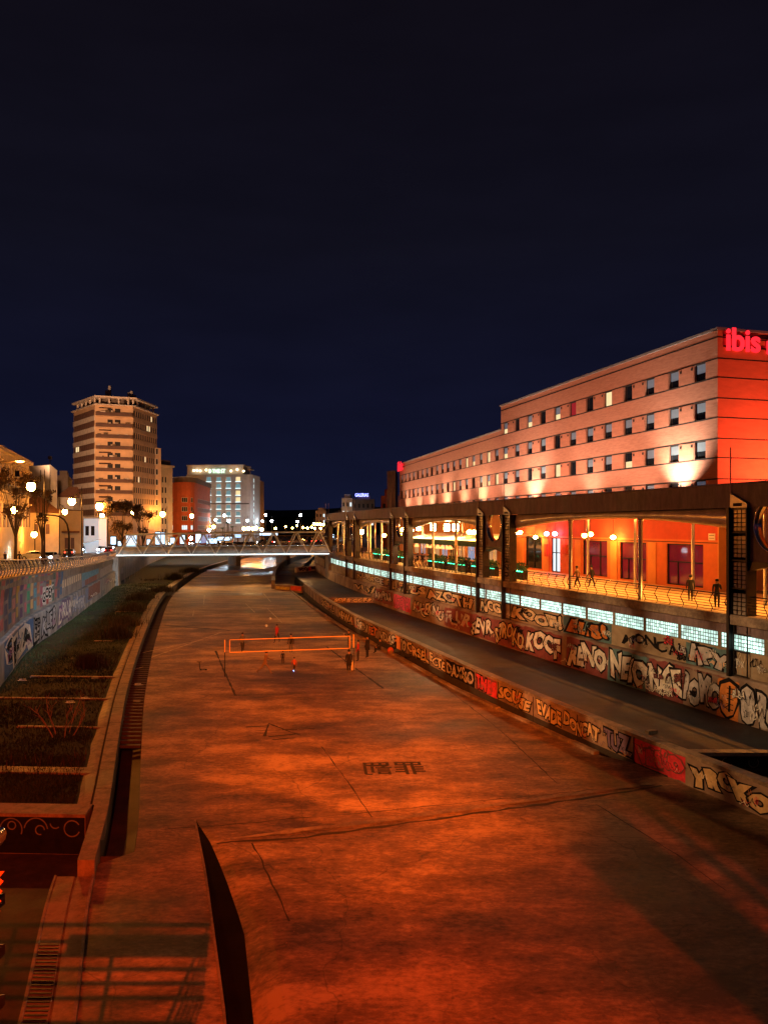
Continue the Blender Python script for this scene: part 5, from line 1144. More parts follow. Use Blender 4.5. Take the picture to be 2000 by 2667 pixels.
for i, (px, py, D) in enumerate(((692,1341,330),(684,1357,340),(708,1357,320),(783,1342,330),(775,1358,345),(876,1343,290),(562,1354,300),(585,1343,300),(596,1356,300),(645,1356,320),(545,1380,230),(498,1402,220))):
    globe_lamp(px, px, py, D, 4.5, 'distant cool white lamp on a thin mast', 'cool white lamps far down the quay', M['globe_white'], .45)
# arched lamp arm beside the quay
ar = tag(empty('arched_mast', (P(181,1400,112).x,112,zq(112))), 'dark steel mast bending over in an arch behind the quay railing', 'mast'); c = P(181,1440,112)
MB().tube([P(181,1455,112),P(181,1400,112),P(180,1385,112),P(176,1366,112),P(168,1353,112),P(155,1345,112),P(138,1342,112),P(112,1341,112)], [.16,.15,.14,.13,.12,.11,.1,.09], 8).build('arm', M['dark_steel'], ar, True)
MB().box(*[v for v in (P(103,1341,112).x,P(113,1341,112).x,111.8,112.2,P(103,1348,112).z,P(103,1335,112).z)]).build('signal_box', M['dark_steel'], ar)

# ------------------------------------------------------------------ cars
def make_car():
    r_ = empty('parked_car', (0,0,0))
    prof = [(-2.1,.35),(-2.15,.75),(-1.9,.95),(-1.5,1.0),(-.9,1.42),(.6,1.45),(1.25,1.0),(1.95,.9),(2.12,.65),(2.1,.35)]
    q = MB(); rows = []
    for s_, k in ((-.86,.0),(-.82,1),(.82,1),(.86,.0)):
        rows.append([V(s_*(1 if z < 1.02 else .84), y, z) for y, z in prof])
    q.strip(rows); q.poly(rows[0]); q.poly(rows[-1]); q.build('body', M['car_white'], r_, local=True)
    q = MB(); 
    for s_ in (-1,1): q.poly([V(s_*.86,-1.4,1.02),V(s_*.74,-.85,1.38),V(s_*.74,.55,1.40),V(s_*.86,1.1,1.02)])
    q.poly([V(-.72,1.24,1.03),V(.72,1.24,1.03),V(.66,.68,1.43),V(-.66,.68,1.43)]); q.poly([V(-.72,-1.48,1.04),V(.72,-1.48,1.04),V(.66,-.96,1.41),V(-.66,-.96,1.41)])
    q.build('windows', M['glass'], r_, local=True)
    for sx in (-1,1):
        for y in (-1.35,1.3):
            w_ = MB().tube([(sx*.70,y,.32),(sx*.88,y,.32)], .32, 12).build('wheel', M['black_paint'], r_, local=True); MB().tube([(sx*.87,y,.32),(sx*.89,y,.32)], .19, 8).build('rim', M['galv'], w_, local=True)
        MB().ball((sx*.62,2.10,.70), .17, 8, 5, (1.3,.6,.8)).build('headlight', M['head_light'], r_, local=True); MB().ball((sx*.66,-2.12,.82), .11, 8, 5, (1.2,.5,1)).build('taillight', M['tail_light'], r_, local=True)
    MB().box(-.26,.26,2.11,2.13,.42,.54).build('number_plate', M['white_panel'], r_, local=True)
    return r_
M['car_white'] = mat('car_white', (.55,.56,.58), .3, .05, 2, m=.2); M['car_dark'] = mat('car_dark', (.03,.035,.05), .3, .1, 2, m=.3); M['car_red'] = mat('car_red', (.30,.02,.02), .3, .1, 2, m=.2); M['car_silver'] = mat('car_silver', (.32,.33,.35), .3, .1, 2, m=.5)
car0 = make_car(); first = True
cars = ((213,178,180,'car_dark','dark car with blazing white headlights driving towards the railing'),(240,186,176,'car_silver','silver car with bright headlights beside the dark one'),(182,150,5,'car_dark','dark car showing orange red tail lights behind the lamp'),(268,178,176,'car_white','white car queueing below the tower with headlights on'),(292,200,178,'car_silver','silver car behind the white one on the quay road'),(285,170,2,'car_red','red car driving away past the small kiosk'),(131,118,175,'car_silver','silver car close behind the railing with a starlike headlight'),(88,128,95,'car_white','white van like car parked beside the street tree'),(325,205,180,'car_white','white car left of the dark round tree'),(352,215,180,'car_dark','dark car behind the left truss end'),(400,232,182,'car_silver','silver car seen through the second truss panel'),(450,240,178,'car_dark','dark car seen through the third truss panel'),(500,250,180,'car_white','white car seen through the middle truss panel'),(548,262,180,'car_silver','silver car below the white hotel'),(590,275,95,'car_white','white car turning onto the road bridge'))
for i, (px, D, ang, cm, lb) in enumerate(cars):
    loc = V((px-1000)/F*D, D, zq(D)+.01); t = CW.tan(D); rz = R(ang)+math.atan2(-t.x, t.y)*1.0
    if i == 0: o = car0; o.location = loc; o.rotation_euler = (0,0,rz); bb = [c for c in o.children if c.name.startswith('body')][0]; bb.material_slots[0].link = 'OBJECT'; bb.material_slots[0].material = M[cm]
    else: o = dup(car0, loc, rz, swap={'body': M[cm]})
    tag(o, lb, 'car', 'cars on the quay road')
    WL[o.name] = loc
for i, (px, D, ang) in enumerate(((842,238,5),(818,232,4),(780,228,92),(735,222,90),(690,217,95))):
    tag(dup(car0, V((px-1000)/F*D, D, 5.52), R(ang), swap={'body': M[('car_red','car_dark','car_white','car_silver','car_dark')[i]]}), 'small car with red tail lights crossing the lattice road bridge', 'car', 'cars on the road bridge')

# ------------------------------------------------------------------ trees, plants, grass
def tree(name, label, base, hgt, cz, rx, rz_, nleaf, m, seed, group, ls=.22, bare=0):
    r_ = random.Random(seed); o = tag(empty(name, base), label, 'tree', group); b = Vector(base); q = MB()
    q.tube([b, b+V(.1,0,hgt*.35), b+V(.0,.1,hgt*.6), b+V(.1,.2,cz)], [.22,.17,.13,.05], 7); tips = []
    for k in range(9):
        t = 2*math.pi*k/9+r_.random(); s_ = b+V(.05,.05,hgt*(.35+.3*r_.random())); e_ = b+V(math.cos(t)*rx*.75, math.sin(t)*rx*.6, cz+rz_*(r_.random()*1.1-.35)); md = s_.lerp(e_,.5)+V(0,0,-.2)
        q.tube([s_, md, e_], [.09,.05,.015], 5); tips += [e_, md]
        for j in range(3): e2 = e_+V(r_.uniform(-1,1)*rx*.35, r_.uniform(-1,1)*rx*.35, r_.uniform(-.3,1)*rz_*.4); q.tube([md.lerp(e_,.6), e2], [.03,.01], 4); tips.append(e2)
    q.build('trunk', M['bark'], o)
    q = MB(); clumps = [(tp, r_.uniform(.35,.9)) for tp in tips]
    for i in range(nleaf):
        tp, cr = r_.choice(clumps); d = V(r_.gauss(0,1), r_.gauss(0,1), r_.gauss(0,.8)).normalized()*cr*rx*.42*r_.random()**.5; p = tp+d
        a = V(r_.gauss(0,1),r_.gauss(0,1),r_.gauss(0,1)).normalized()*ls; c = a.cross(V(r_.random(),r_.random(),r_.random())).normalized()*ls*.55
        q.poly([p-a, p+c*.9, p+a, p-c*.9])
    q.build('crown', m, o); return o
tree('street_tree', 'leafy street tree lit orange from behind at the left edge', V(P(40,1400,108).x,108,zq(108)), 7, zq(108)+5.3, 3.0, 2.1, 2600, M['leaf'], 1, 'quay trees', .22)
tree('street_tree', 'small street tree beside the tall scroll lamp', V(P(110,1400,112).x,112,zq(112)), 6, zq(112)+4.2, 1.7, 1.3, 900, M['leaf'], 2, 'quay trees', .2)
tree('street_tree', 'broad dark olive tree at the left end of the footbridge', V(P(318,1400,150).x,150,zq(150)), 6, zq(150)+4.0, 3.7, 1.3, 2800, M['leaf'], 3, 'quay trees', .26)
tree('street_tree', 'small dark tree seen through the footbridge truss', V(P(372,1400,160).x,160,zq(160)), 5, zq(160)+3.2, 2.2, 1.1, 900, M['leaf'], 4, 'quay trees', .24)
for k, (px, D, h) in enumerate(((592,296,7),(605,300,5.5),(580,298,5))):
    b = V((px-1000)/F*D, D, 4.6); o = tag(empty('palm', b), 'small palm in front of the white hotel', 'palm', 'palms by the white hotel'); MB().tube([b, b+V(.2,0,h)], [.25,.16], 7).build('trunk', M['bark'], o); q = MB()
    for j in range(12):
        t = j*.52; q.strip([[b+V(math.cos(t)*s_*2.2-math.sin(t)*w_, math.sin(t)*s_*2.2+math.cos(t)*w_, h+.9*math.sin(s_*2.6)-.3*s_) for w_ in (-.22*(1-s_*.8),.22*(1-s_*.8))] for s_ in (0,.35,.7,1)])
    q.build('fronds', M['leaf_green'], o)
def blades(name, n, pos, hmin, hmax, m, lean=.5, wd=.03, seed=0):
    r_ = random.Random(seed); q = MB()
    for i in range(n):
        p = pos(r_); 
        if p is None: continue
        h = r_.uniform(hmin,hmax); t = r_.random()*6.28; dx, dy = math.cos(t), math.sin(t); k = r_.uniform(.1,lean)*h
        q.add([(p.x-dy*wd,p.y+dx*wd,p.z),(p.x+dy*wd,p.y-dx*wd,p.z),(p.x+dx*k,p.y+dy*k,p.z+h)], [(0,1,2)])
    return tag(q.build(name, m), kind='stuff')
def gpos(r_):
    y = 28.5+110*r_.random()**1.8; a, b = CW.x(y)+.5, CS.x(y)-1.35; x = a+(b-a)*r_.random()
    if x < -.62*y: return None
    if noise.noise((x*.25,y*.25,9)) < -.15 and r_.random() < .7: return None
    return V(x, y, gz(x,y)-.03)
tag(blades('grass', 60000, gpos, .06, .22, M['blade'], 1.1, .035, 1), 'short dark grass covering the river terrace', 'grass')
def wpos(r_):
    y = 32+120*r_.random(); a, b = CW.x(y)+.5, CS.x(y)-1.35; x = a+(b-a)*(r_.random()**.6)
    if noise.noise((x*.16+4,y*.16,2)) < .12: return None
    return V(x, y, gz(x,y)-.03)
tag(blades('dry_weeds', 7000, wpos, .15, .5, M['dry_blade'], .6, .03, 2), 'patches of dry brown weeds growing through the grass', 'weeds')
for k, (px, py, rr, hh) in enumerate(((455,1508,2.6,1.6),(425,1540,2.4,1.3),(330,1628,1.8,1.3),(310,1660,1.6,1.5),(235,1735,1.5,1.2),(350,1590,1.8,1.2),(500,1490,3,1.6),(365,1560,2.0,1.2))):
    c = G(px,py,.5)
    def bpos(r_, c=c, rr=rr):
        t, d = r_.random()*6.28, r_.gauss(0,.45)*rr; return V(c.x+math.cos(t)*d, c.y+math.sin(t)*d, .42)
    o = blades('weed_bush', 900, bpos, hh*.4, hh, M['dry_blade'], .55, .035, 20+k); del o['kind']; tag(o, ('large round dry bush beside the kerb before the footbridge','dry bush overhanging the kerb next to the largest bush','dry bush by the kerb level with the volleyball net','dark dry bush by the kerb where the channel struts begin','low dry bush in mid grass behind a concrete path','dry bush in open grass between mural wall and kerb','wide dry bush close to the footbridge underside','small dry bush next to the kerb beyond the net')[k], 'bush', 'dry weed bushes on the terrace')
c = G(165,1915,.5); q = MB(); r_ = random.Random(4)
def br(p, d, L_, r0, dep):
    e_ = p+d*L_; m_ = p.lerp(e_,.5)+V(r_.gauss(0,.04),r_.gauss(0,.04),0)*L_; q.tube([p,m_,e_],[r0,r0*.8,r0*.5],5)
    if dep:
        for j in range(3): br(p.lerp(e_,.5+.25*j), (d+V(r_.gauss(0,.5),r_.gauss(0,.5),r_.uniform(-.1,.6))).normalized(), L_*.6, r0*.55, dep-1)
for k in range(5): t = k*1.3; br(c+V(math.cos(t)*.5,math.sin(t)*.4,-.05), V(math.cos(t)*.55,math.sin(t)*.4,1).normalized(), 1.15, .035, 2)
tag(q.build('dead_shrub', M['twig']), 'leafless pale dead shrub standing in the grass', 'shrub')
for k, (px, py, m_) in enumerate(((248,1768,'kerbstone'),(222,1821,'white_panel'),(184,1831,'white_panel'),(60,1773,'white_panel'),(360,1785,'white_panel'),(358,1828,'kerbstone'))):
    z_ = .5 if px < 300 else -.02; c = G(px,py,z_); o = MB().poly(blob(V(0,0,0), .28, .16, .03, 9, k, .5)).add([(.25*math.cos(i),.15*math.sin(i),.10+.05*math.sin(i*3)) for i in range(6)], [(0,1,2,3,4,5)]).build('litter', M[m_]); o.location = c; tag(o, 'pale scrap of litter lying on the ' + ('grass terrace' if px < 300 else 'drain channel struts'), 'litter', 'litter on the grass' if px < 300 else 'litter in the drain')

# ------------------------------------------------------------------ people
def person(label, loc, h, face, cols, pose='stand', group=None, coat=False, seed=0):
    skin, top, leg, shoe, hair = cols; r_ = random.Random(seed)
    J = {}; B = []
    def j(n, p, r): J[n] = (Vector(p), r)
    seat = pose == 'sit'
    hz = .30 if seat else .52; dz = hz-.52
    lean = {'run': .06, 'walk': .02}.get(pose, 0)
    j('pel',(0,0,hz),.078); j('spi',(0,lean*.5,.63+dz),.072); j('che',(0,lean,.74+dz),.086); j('nec',(0,lean*1.1,.835+dz),.032); j('hd1',(0,lean*1.2+.005,.89+dz),.055); j('hd2',(0,lean*1.2+.012,.955+dz),.050)
    B += [('pel','spi'),('spi','che'),('che','nec'),('nec','hd1'),('hd1','hd2')]
    for s, sd in ((-1,'L'),(1,'R')):
        ph = s if pose in ('walk','run') else 0; A = {'walk':.10,'run':.17}.get(pose, 0)
        j('sh'+sd,(s*.105,lean,.795+dz),.040); el = V(s*.13,lean-ph*A*.9,.635+dz); ha = V(s*.135,lean-ph*A*1.2+.06+(.08 if pose == 'run' else 0),.49+dz+(.08 if pose == 'run' else 0))
        if pose == 'reach' : el = V(s*.13,.09,.69); ha = V(s*.10,.20,.76)
        if pose == 'phone' and s > 0: el = V(.13,.03,.63); ha = V(.05,.10,.80)
        if seat: el = V(s*.13,.06,.48); ha = V(s*.08,.17,.36)
        j('el'+sd, el, .029); j('wr'+sd, ha, .021); j('hn'+sd, ha+(ha-el).normalized()*.045, .020)
        j('hi'+sd,(s*.05,0,hz-.03),.058)
        if seat: kn = V(s*.07,.24,.33); an = V(s*.07,.26,.05)
        else: kn = V(s*.055,ph*A*.9+.01,.285); an = V(s*.055,ph*A*1.5-(.10 if (pose == 'run' and ph < 0) else 0),.045+(.10 if (pose == 'run' and ph < 0) else 0)+(.03 if (pose == 'walk' and ph < 0) else 0))
        j('kn'+sd, kn, .040); j('an'+sd, an, .027); j('to'+sd, an+V(0,.085,-.022), .022)
        B += [('che','sh'+sd),('sh'+sd,'el'+sd),('el'+sd,'wr'+sd),('wr'+sd,'hn'+sd),('pel','hi'+sd),('hi'+sd,'kn'+sd),('kn'+sd,'an'+sd),('an'+sd,'to'+sd)]
    names = list(J); me = bpy.data.meshes.new('body'); me.from_pydata([tuple(J[n][0]) for n in names], [(names.index(a), names.index(b)) for a, b in B], [])
    ob = bpy.data.objects.new('body', me); COL.objects.link(ob); sk = ob.modifiers.new('s','SKIN'); sk.use_smooth_shade = True
    for i, n in enumerate(names):
        k = J[n][1]; fl_ = (1,.72) if n in ('che','spi','pel') else (1,1); me.skin_vertices[0].data[i].radius = (k*fl_[0]*(1.25 if coat and n in ('pel','spi') else 1), k*fl_[1]*(1.4 if coat and n == 'pel' else 1))
    me.skin_vertices[0].data[0].use_root = True; ss = ob.modifiers.new('b','SUBSURF'); ss.levels = 1; ss.render_levels = 1
    bpy.context.view_layer.update(); v, f = depsgraph_mesh(ob); bpy.data.objects.remove(ob)
    q = MB(); q.v = [tuple(x) for x in v]
    reg = {'hd1':0,'hd2':0,'nec':0,'hnL':0,'hnR':0,'toL':3,'toR':3,'anL':2,'anR':2,'knL':1 if coat else 2,'knR':1 if coat else 2,'hiL':2,'hiR':2,'pel':1}
    if seat: reg['knL'] = reg['knR'] = 2
    for fc_ in f:
        c = sum((Vector(v[i]) for i in fc_), Vector())/len(fc_); n = min(names, key=lambda k: (J[k][0]-c).length/(J[k][1]+.03)); q.f.append(fc_); q.mi.append(reg.get(n, 1))
    q.cm = 0
    for sd in 'LR':
        w0, hn = J['wr'+sd][0], J['hn'+sd][0]; d = (hn-w0).normalized(); sx = d.cross(V(0,0,1) if abs(d.z) < .9 else V(0,1,0)).normalized()
        for k, (o_, l_) in enumerate(((-.013,.034),(-.004,.040),(.005,.038),(.013,.030))): a = hn+sx*o_+d*.008; q.tube([a, a+d*l_*.55+V(0,.004,0), a+d*l_+V(0,.010,-.003)], [.0055,.005,.004], 5)
        q.tube([w0+d*.02, w0+d*.035+V(0,.018,0), w0+d*.055+V(0,.024,0)], [.006,.006,.005], 5)
    hd = J['hd1'][0]
    q.tube([hd+V(0,.050,.012), hd+V(0,.062,.0), hd+V(0,.048,-.006)], [.006,.008,.005], 5)
    for s in (-1,1): q.ball(hd+V(s*.052,.0,.005), .011, 6, 4, (.5,1,1.4))
    o = tag(empty('person', loc), label, 'person', group); o.rotation_euler = (0,0,face); o.scale = (h,h,h)
    q.build('body', [skin, top, leg, shoe], o, True, local=True)
    hq = MB(); hq.ball(J['hd2'][0]+V(0,-.008,-.008), .060, 10, 6, (1,1.05,.95)); hb = hq.build('hair', hair, o, True, local=True)
    if coat:
        p = J['pel'][0]; MB().tube2([(p+V(0,0,.16),.085),(p+V(0,.0,.0),.10),(p+V(0,0,-.16),.115),(p+V(0,0,-.17),.10)], 10).build('coat_skirt', top, o, True, local=True)
    return o
def cl(c): return mat('cloth_%d' % len(bpy.data.materials), c, .85, .15, 6)
SK, DK, BK, GY, RD, WH, TN, OR = cl((.40,.24,.16)), cl((.025,.022,.028)), cl((.012,.011,.014)), cl((.14,.15,.18)), cl((.40,.03,.045)), cl((.62,.58,.52)), cl((.20,.13,.085)), cl((.48,.10,.05))
GP = 'people playing on the river court'
person('player in grey top and dark trousers with white shoes at the net', G(632,1700), 1.74, R(200), (SK,GY,DK,WH,BK), 'walk', GP, seed=1)
person('player in red top and dark trousers striding behind the net', G(722,1674), 1.74, R(150), (SK,RD,DK,DK,BK), 'walk', GP, seed=2)
person('player in black jacket with white shoes standing behind the net', G(758,1702), 1.70, R(170), (SK,BK,GY,WH,BK), 'stand', GP, seed=3)
person('running player in pale sandy clothes in front of the net', G(690,1757), 1.72, R(-60), (SK,TN,TN,DK,BK), 'run', GP, seed=4)
person('small child in dark clothes standing on the court', G(737,1729), 1.02, R(10), (SK,DK,DK,DK,BK), 'stand', GP, seed=5)
kid = person('small child in orange jacket with a blue glowing shoe', G(767,1750), 1.10, R(30), (SK,OR,BK,DK,BK), 'walk', GP, seed=6)
MB().ball((.055,.20,.05), .05, 8, 5, (1,1.6,.7)).build('light_up_shoe', glow('shoe_blue', (.25,.42,1), 7), kid, local=True)
person('woman in long black coat beside the net post', G(909,1755), 1.78, R(20), (SK,BK,GY,BK,BK), 'stand', GP, True, 7)
person('dark clothed player reaching at the right net post', G(909,1692), 1.75, R(90), (SK,BK,DK,WH,BK), 'reach', GP, seed=8)
person('woman in bright red jacket and dark trousers near the parapet', G(933,1722), 1.70, R(80), (SK,RD,DK,BK,BK), 'stand', GP, seed=9)
person('tall man in long dark coat near the parapet', G(957,1713), 1.84, R(60), (SK,BK,BK,BK,BK), 'stand', GP, True, 10)
person('dark figure sitting on the kerb below the parapet with red scarf', G(990,1702,.0), 1.72, R(70), (SK,DK,BK,BK,BK), 'sit', GP, seed=11)
person('dark figure sitting farther along the kerb beside a bag', G(1030,1702,.0), 1.72, R(75), (SK,BK,BK,BK,BK), 'sit', GP, seed=12)
b = tag(empty('bag', G(1017,1703)), 'orange and tan backpack on the court edge by sitting figures', 'bag'); c = G(1017,1703)
MB().ball(c+V(0,0,.28), .27, 10, 7, (1,.7,1.1)).build('sack', OR, b, True); MB().ball(c+V(.05,-.16,.2), .16, 8, 6, (1,.5,.9)).build('pocket', TN, b, True); MB().tube([c+V(-.05,0,.55),c+V(0,0,.68),c+V(.06,0,.55)], .02, 5).build('handle', BK, b)
for px, py in ((1035,1706),(1062,1712)):
    c = G(px,py); o = MB().ball((0,0,.12), .22, 9, 6, (1.5,.8,.6)).ball((.2,.05,.2), .12, 8, 5).build('clothes_pile', BK); o.location = c; tag(o, 'dark heap of clothes left beside the parapet kerb', 'clothes', 'clothes beside the kerb')
c = G(919,1745); o = MB().lathe((0,0,0), [(.13,0),(.16,.25),(.11,.5),(.05,.62),(.05,.7)], 8).build('white_bag', WH); o.location = c; tag(o, 'white shopping bag standing beside the woman in black coat', 'bag')
for px, py, lb in ((704,1614,'white ball lying far out on the court'),(694,1633,'small pale ball rolling behind the net')):
    o = MB().ball((0,0,.14), .14, 10, 7).build('ball', M['white_panel'], None, True); o.location = G(px,py); tag(o, lb, 'ball')
c = G(523,1746); sk_ = tag(empty('scooter', c), 'small dark scooter left standing on the court', 'scooter'); MB().tube([c+V(-.05,0,.1),c+V(-.12,.1,.62)], .03, 6).build('stem', BK, sk_); MB().box(c.x-.05,c.x+.45,c.y-.07,c.y+.07,.07,.11).build('deck', BK, sk_); MB().tube([c+V(-.3,.1,.62),c+V(.06,.1,.62)], .025, 6).build('handlebar', BK, sk_)
for dx in (0,.42): MB().tube([c+V(dx,-.03,.06),c+V(dx,.03,.06)], .06, 8).build('wheel', BK, sk_)
GW = 'people walking along the arcade'
for i, (px, py, face, cols, pose, lb) in enumerate(((1503,1531,60,(SK,TN,DK,BK,BK),'walk','walker in brown top behind the balustrade near left column'),(1541,1529,60,(SK,BK,DK,BK,BK),'walk','walker in dark top next to the brown clothed one'),(1797,1567,-20,(SK,BK,DK,DK,BK),'walk','long haired walker in black between the window and railing'),(1866,1583,-30,(SK,BK,DK,WH,BK),'phone','walker in black shirt holding a phone beside the orange pillar'),(1912,1578,-30,(SK,BK,BK,BK,BK),'walk','dark walker half hidden by the nearest pylon'),(1214,1495,30,(SK,BK,BK,BK,BK),'walk','dark walker in front of the restaurant planters'))):
    person(lb, G(px,py,ZW), 1.72, R(face), cols, pose, GW, seed=30+i)
for i, (px, D) in enumerate(((878,138),(886,140),(893,139),(943,121))): person('distant walker silhouetted near the footbridge landing', V((px-1000)/F*D, D, ZW), 1.72, R(40*i), (SK,BK,BK,BK,BK), 'stand', 'distant walkers by the landing', seed=50+i)
for i, (px, D) in enumerate(((1062,97),(1075,96.5),(1088,96),(1100,96.5),(1135,93))): person('diner seated at a restaurant terrace table in dark clothes', V((px-1000)/F*D, D, ZW+.1), 1.7, R(60*i), (SK,BK,DK,BK,BK), 'sit', 'diners on the restaurant terrace', seed=60+i)
for i, (px, D) in enumerate(((14,103),(52,104),(168,110),(186,112))): person('pedestrian in dark clothes on the quay behind the railing', V((px-1000)/F*D, D, zq(D)+.1), 1.74, R(60*i), (SK,DK,BK,BK,BK), 'walk', 'pedestrians on the left quay', seed=70+i)

# ------------------------------------------------------------------ volleyball net
A, B = G(586,1762), G(921,1748); nf = Fr(A, B-A); ln = (B-A).length
vn = tag(empty('volleyball_net', nf.pt(ln/2,0,0)), 'volleyball net with orange tape border across the court', 'net')
zt, zb_ = 2.62, 1.72
MB().tube([nf.pt(0,0,0),nf.pt(0,0,2.7)], .035, 6).build('post', M['dark_steel'], vn); MB().tube([nf.pt(ln,0,0),nf.pt(ln,0,2.75)], .035, 6).build('post', M['dark_steel'], vn)
def tp(a0, z0, a1, z1, n='tape'): MB().bar(nf.pt(a0,0,z0), nf.pt(a1,0,z1), .025, .055).build(n, M['tape'], vn)
tp(.35,zt,ln-.3,zt+.0); tp(.35,zb_,ln-.3,zb_); tp(.35,zb_,.35,zt); tp(ln-.3,zb_,ln-.3,zt)
MB().fbox(nf, -.035, .035, -.04, .04, 1.75, 2.65).build('post_pad', M['tape'], vn); MB().fbox(nf, ln-.035, ln+.035, -.04, .04, 1.75, 2.75).build('post_pad', M['tape'], vn)
q = MB()
for k in range(1, 60): a = .35+(ln-.65)*k/60; q.bar(nf.pt(a,0,zb_), nf.pt(a,0,zt), .006)
for k in range(1, 6): z = zb_+(zt-zb_)*k/6; q.bar(nf.pt(.35,0,z), nf.pt(ln-.3,0,z), .006)
q.build('mesh', M['net'], vn)
for z in (zb_,zt): MB().tube([nf.pt(0,0,z),nf.pt(.35,0,z)], .012, 4).build('cord', BK, vn); MB().tube([nf.pt(ln-.3,0,z),nf.pt(ln,0,z)], .012, 4).build('cord', BK, vn)

# ------------------------------------------------------------------ arcade lamps and restaurant terrace
M['arc_globe'] = glow('arc_globe', (1,.40,.07), 190); M['arc_pink'] = glow('arc_pink', (1,.10,.20), 90); M['flood'] = glow('flood', (1,.62,.25), 170)
def wall_lamp(fr, a, b, z, r, m, label, group):
    o = tag(empty('wall_lamp', fr.pt(a,b,z)), label, 'lamp', group); MB().ball(fr.pt(a,b,z), r, 10, 7, (1,1,.8)).build('globe', m, o, True)
    MB().tube([fr.pt(a,b,z+r*.7), fr.pt(a,b,min(z+1.6,12.35))], .03, 5).build('stem', M['dark_steel'], o)
for i, (p_, b, z) in enumerate(((376,1.0,10.1),(391,2.2,9.9),(407,.6,9.6),(578,1.6,10.05),(594,2.8,9.95),(614,.7,9.8))):
    t = (48600-56*p_)/(p_+572); wall_lamp(HB, t*K1, b, z, .24, M['arc_globe'], 'warm globe lamp hanging beneath the canopy before the red front', 'globe lamps under the canopy')
for p_, b in ((441,.8),(456,.5)): wall_lamp(HB, (48600-56*p_)/(p_+572)*K1, b, 10.0, .26, M['arc_pink'], 'pink globe lamp above the white lit hotel door', 'pink lamps above the door')
wall_lamp(HB, -1.2, 4.2, 11.6, .25, M['arc_globe'], 'warm globe lamp under the canopy at the hotel corner', None); wall_lamp(HB, 3.5, 4.5, 11.6, .25, M['arc_globe'], 'warm globe lamp under the canopy before the wide window', None); wall_lamp(HB, 9.0, 4.5, 11.6, .25, M['arc_globe'], 'warm globe lamp under the canopy between tall windows', None); wall_lamp(HB, -7.0, 4.5, 11.6, .25, M['arc_globe'], 'warm globe lamp under the canopy right of the corner pillar', None); wall_lamp(HB, 20, 4.5, 11.6, .22, M['arc_globe'], 'warm globe lamp under the canopy near the hotel door', None)
rt = empty('restaurant_awning', CE.pt(84,4,ZW), 'long white and green restaurant awning under the canopy', 'awning')
q = MB().strip([[CE.pt(y,2.4,9.25),CE.pt(y,6.5,9.95)] for y in frange(73.5,99,3)]); q.build('canvas', M['white_panel'], rt)
MB().strip([[CE.pt(y,2.38,9.25),CE.pt(y,2.36,8.65)] for y in frange(73.5,99,3)]).build('valance', mat('valance', (.05,.14,.10), .8, .2, 1), rt)
for y in (74,80,86,92,98.5): MB().tube([CE.pt(y,2.5,6),CE.pt(y,2.5,9.3)], .05, 6).build('post', M['galv'], rt)
for i, px in enumerate((1090,1128,1163,1186)):
    y = CE.y_at_px(px, 3.5); f_ = fr_on(CE, y, 3.5); o = tag(empty('flood_lamp', f_.pt(0,0,10.6)), 'blazing rectangular flood lamp above the restaurant awning', 'lamp', 'flood lamps over the awning')
    MB().fbox(f_, -.55, .55, -.1, .1, 10.25, 11.0).build('lens', M['flood'], o); MB().fbox(f_, -.62, .62, .1, .3, 10.18, 11.07).build('housing', M['dark_steel'], o); MB().bar(f_.pt(0,.2,11.05), f_.pt(0,.2,12.4), .06).build('bracket', M['dark_steel'], o)
for i, (px, z) in enumerate(((1062,9.9),(1072,9.9),(1222,9.8),(1234,9.8))): y = CE.y_at_px(px, 3); f_ = fr_on(CE, y, 3); wall_lamp(f_, 0, 0, z+.35, .28, M['arc_globe'], 'warm globe lamp at the edge of the restaurant awning', 'globes at the awning edge')
for i, px in enumerate((1085,1112,1125,1140,1152,1163,1172)):
    y = CE.y_at_px(px, 5.0); f_ = fr_on(CE, y, 5); o = tag(empty('pendant_lamp', f_.pt(0,0,8.2)), 'small orange dome pendant lamp inside the restaurant terrace', 'lamp', 'orange pendant lamps in the terrace'); MB().lathe(f_.pt(0,0,8.0), [(.34,0),(.30,.2),(.12,.42),(.02,.5)], 10).build('shade', glow('shade_%d' % i, (1,.36,.10), 2.6), o, True); MB().tube([f_.pt(0,0,8.5),f_.pt(0,0,9.5)], .015, 4).build('cord', M['dark_steel'], o)
gl_green = glow('green_led', (.05,1,.42), 9)
def planter(y, off, L_, seed, lb, grp):
    r_ = random.Random(seed); f_ = fr_on(CE, y, off); o = tag(empty('planter', f_.pt(0,0,ZW)), lb, 'planter', grp)
    MB().fbox(f_, -L_/2, L_/2, -.25, .25, ZW, ZW+.75).build('box', M['dark_steel'], o); q = MB()
    for k in range(int(120*L_)):
        p = f_.pt(r_.uniform(-L_/2,L_/2), r_.uniform(-.28,.28), ZW+.72+r_.random()**2*.75); a = V(r_.gauss(0,1),r_.gauss(0,1),abs(r_.gauss(.6,.8))).normalized()*.22; c = a.cross(V(r_.random(),1,r_.random())).normalized()*.07; q.poly([p-a*.3, p+c, p+a, p-c])
    q.build('foliage', M['leaf_green'], o); MB().fbox(f_, -L_/2, L_/2, -.30, -.26, ZW+.70, ZW+.76).build('green_light', gl_green, o)
for k, y in enumerate((73.5,76.5,79.5,82.5,85.5,88.5)): planter(y, 1.9+.2*(k%2), 2.4, k, 'long green lit planter ' + ('nearest the round opening pylon','second from the round opening pylon','third from the round opening pylon','below the flood lamps','below the last flood lamp','nearest the far end of the awning')[k] + ' on the terrace', 'green lit planters')
for k, y in enumerate((69,98.5,102,105.5,109,112.5)): planter(y, 2.3, 2.6, 20+k, 'green lit planter box ' + ('under the round opening' if y == 69 else 'in the far arcade bay'), 'far green lit planters')
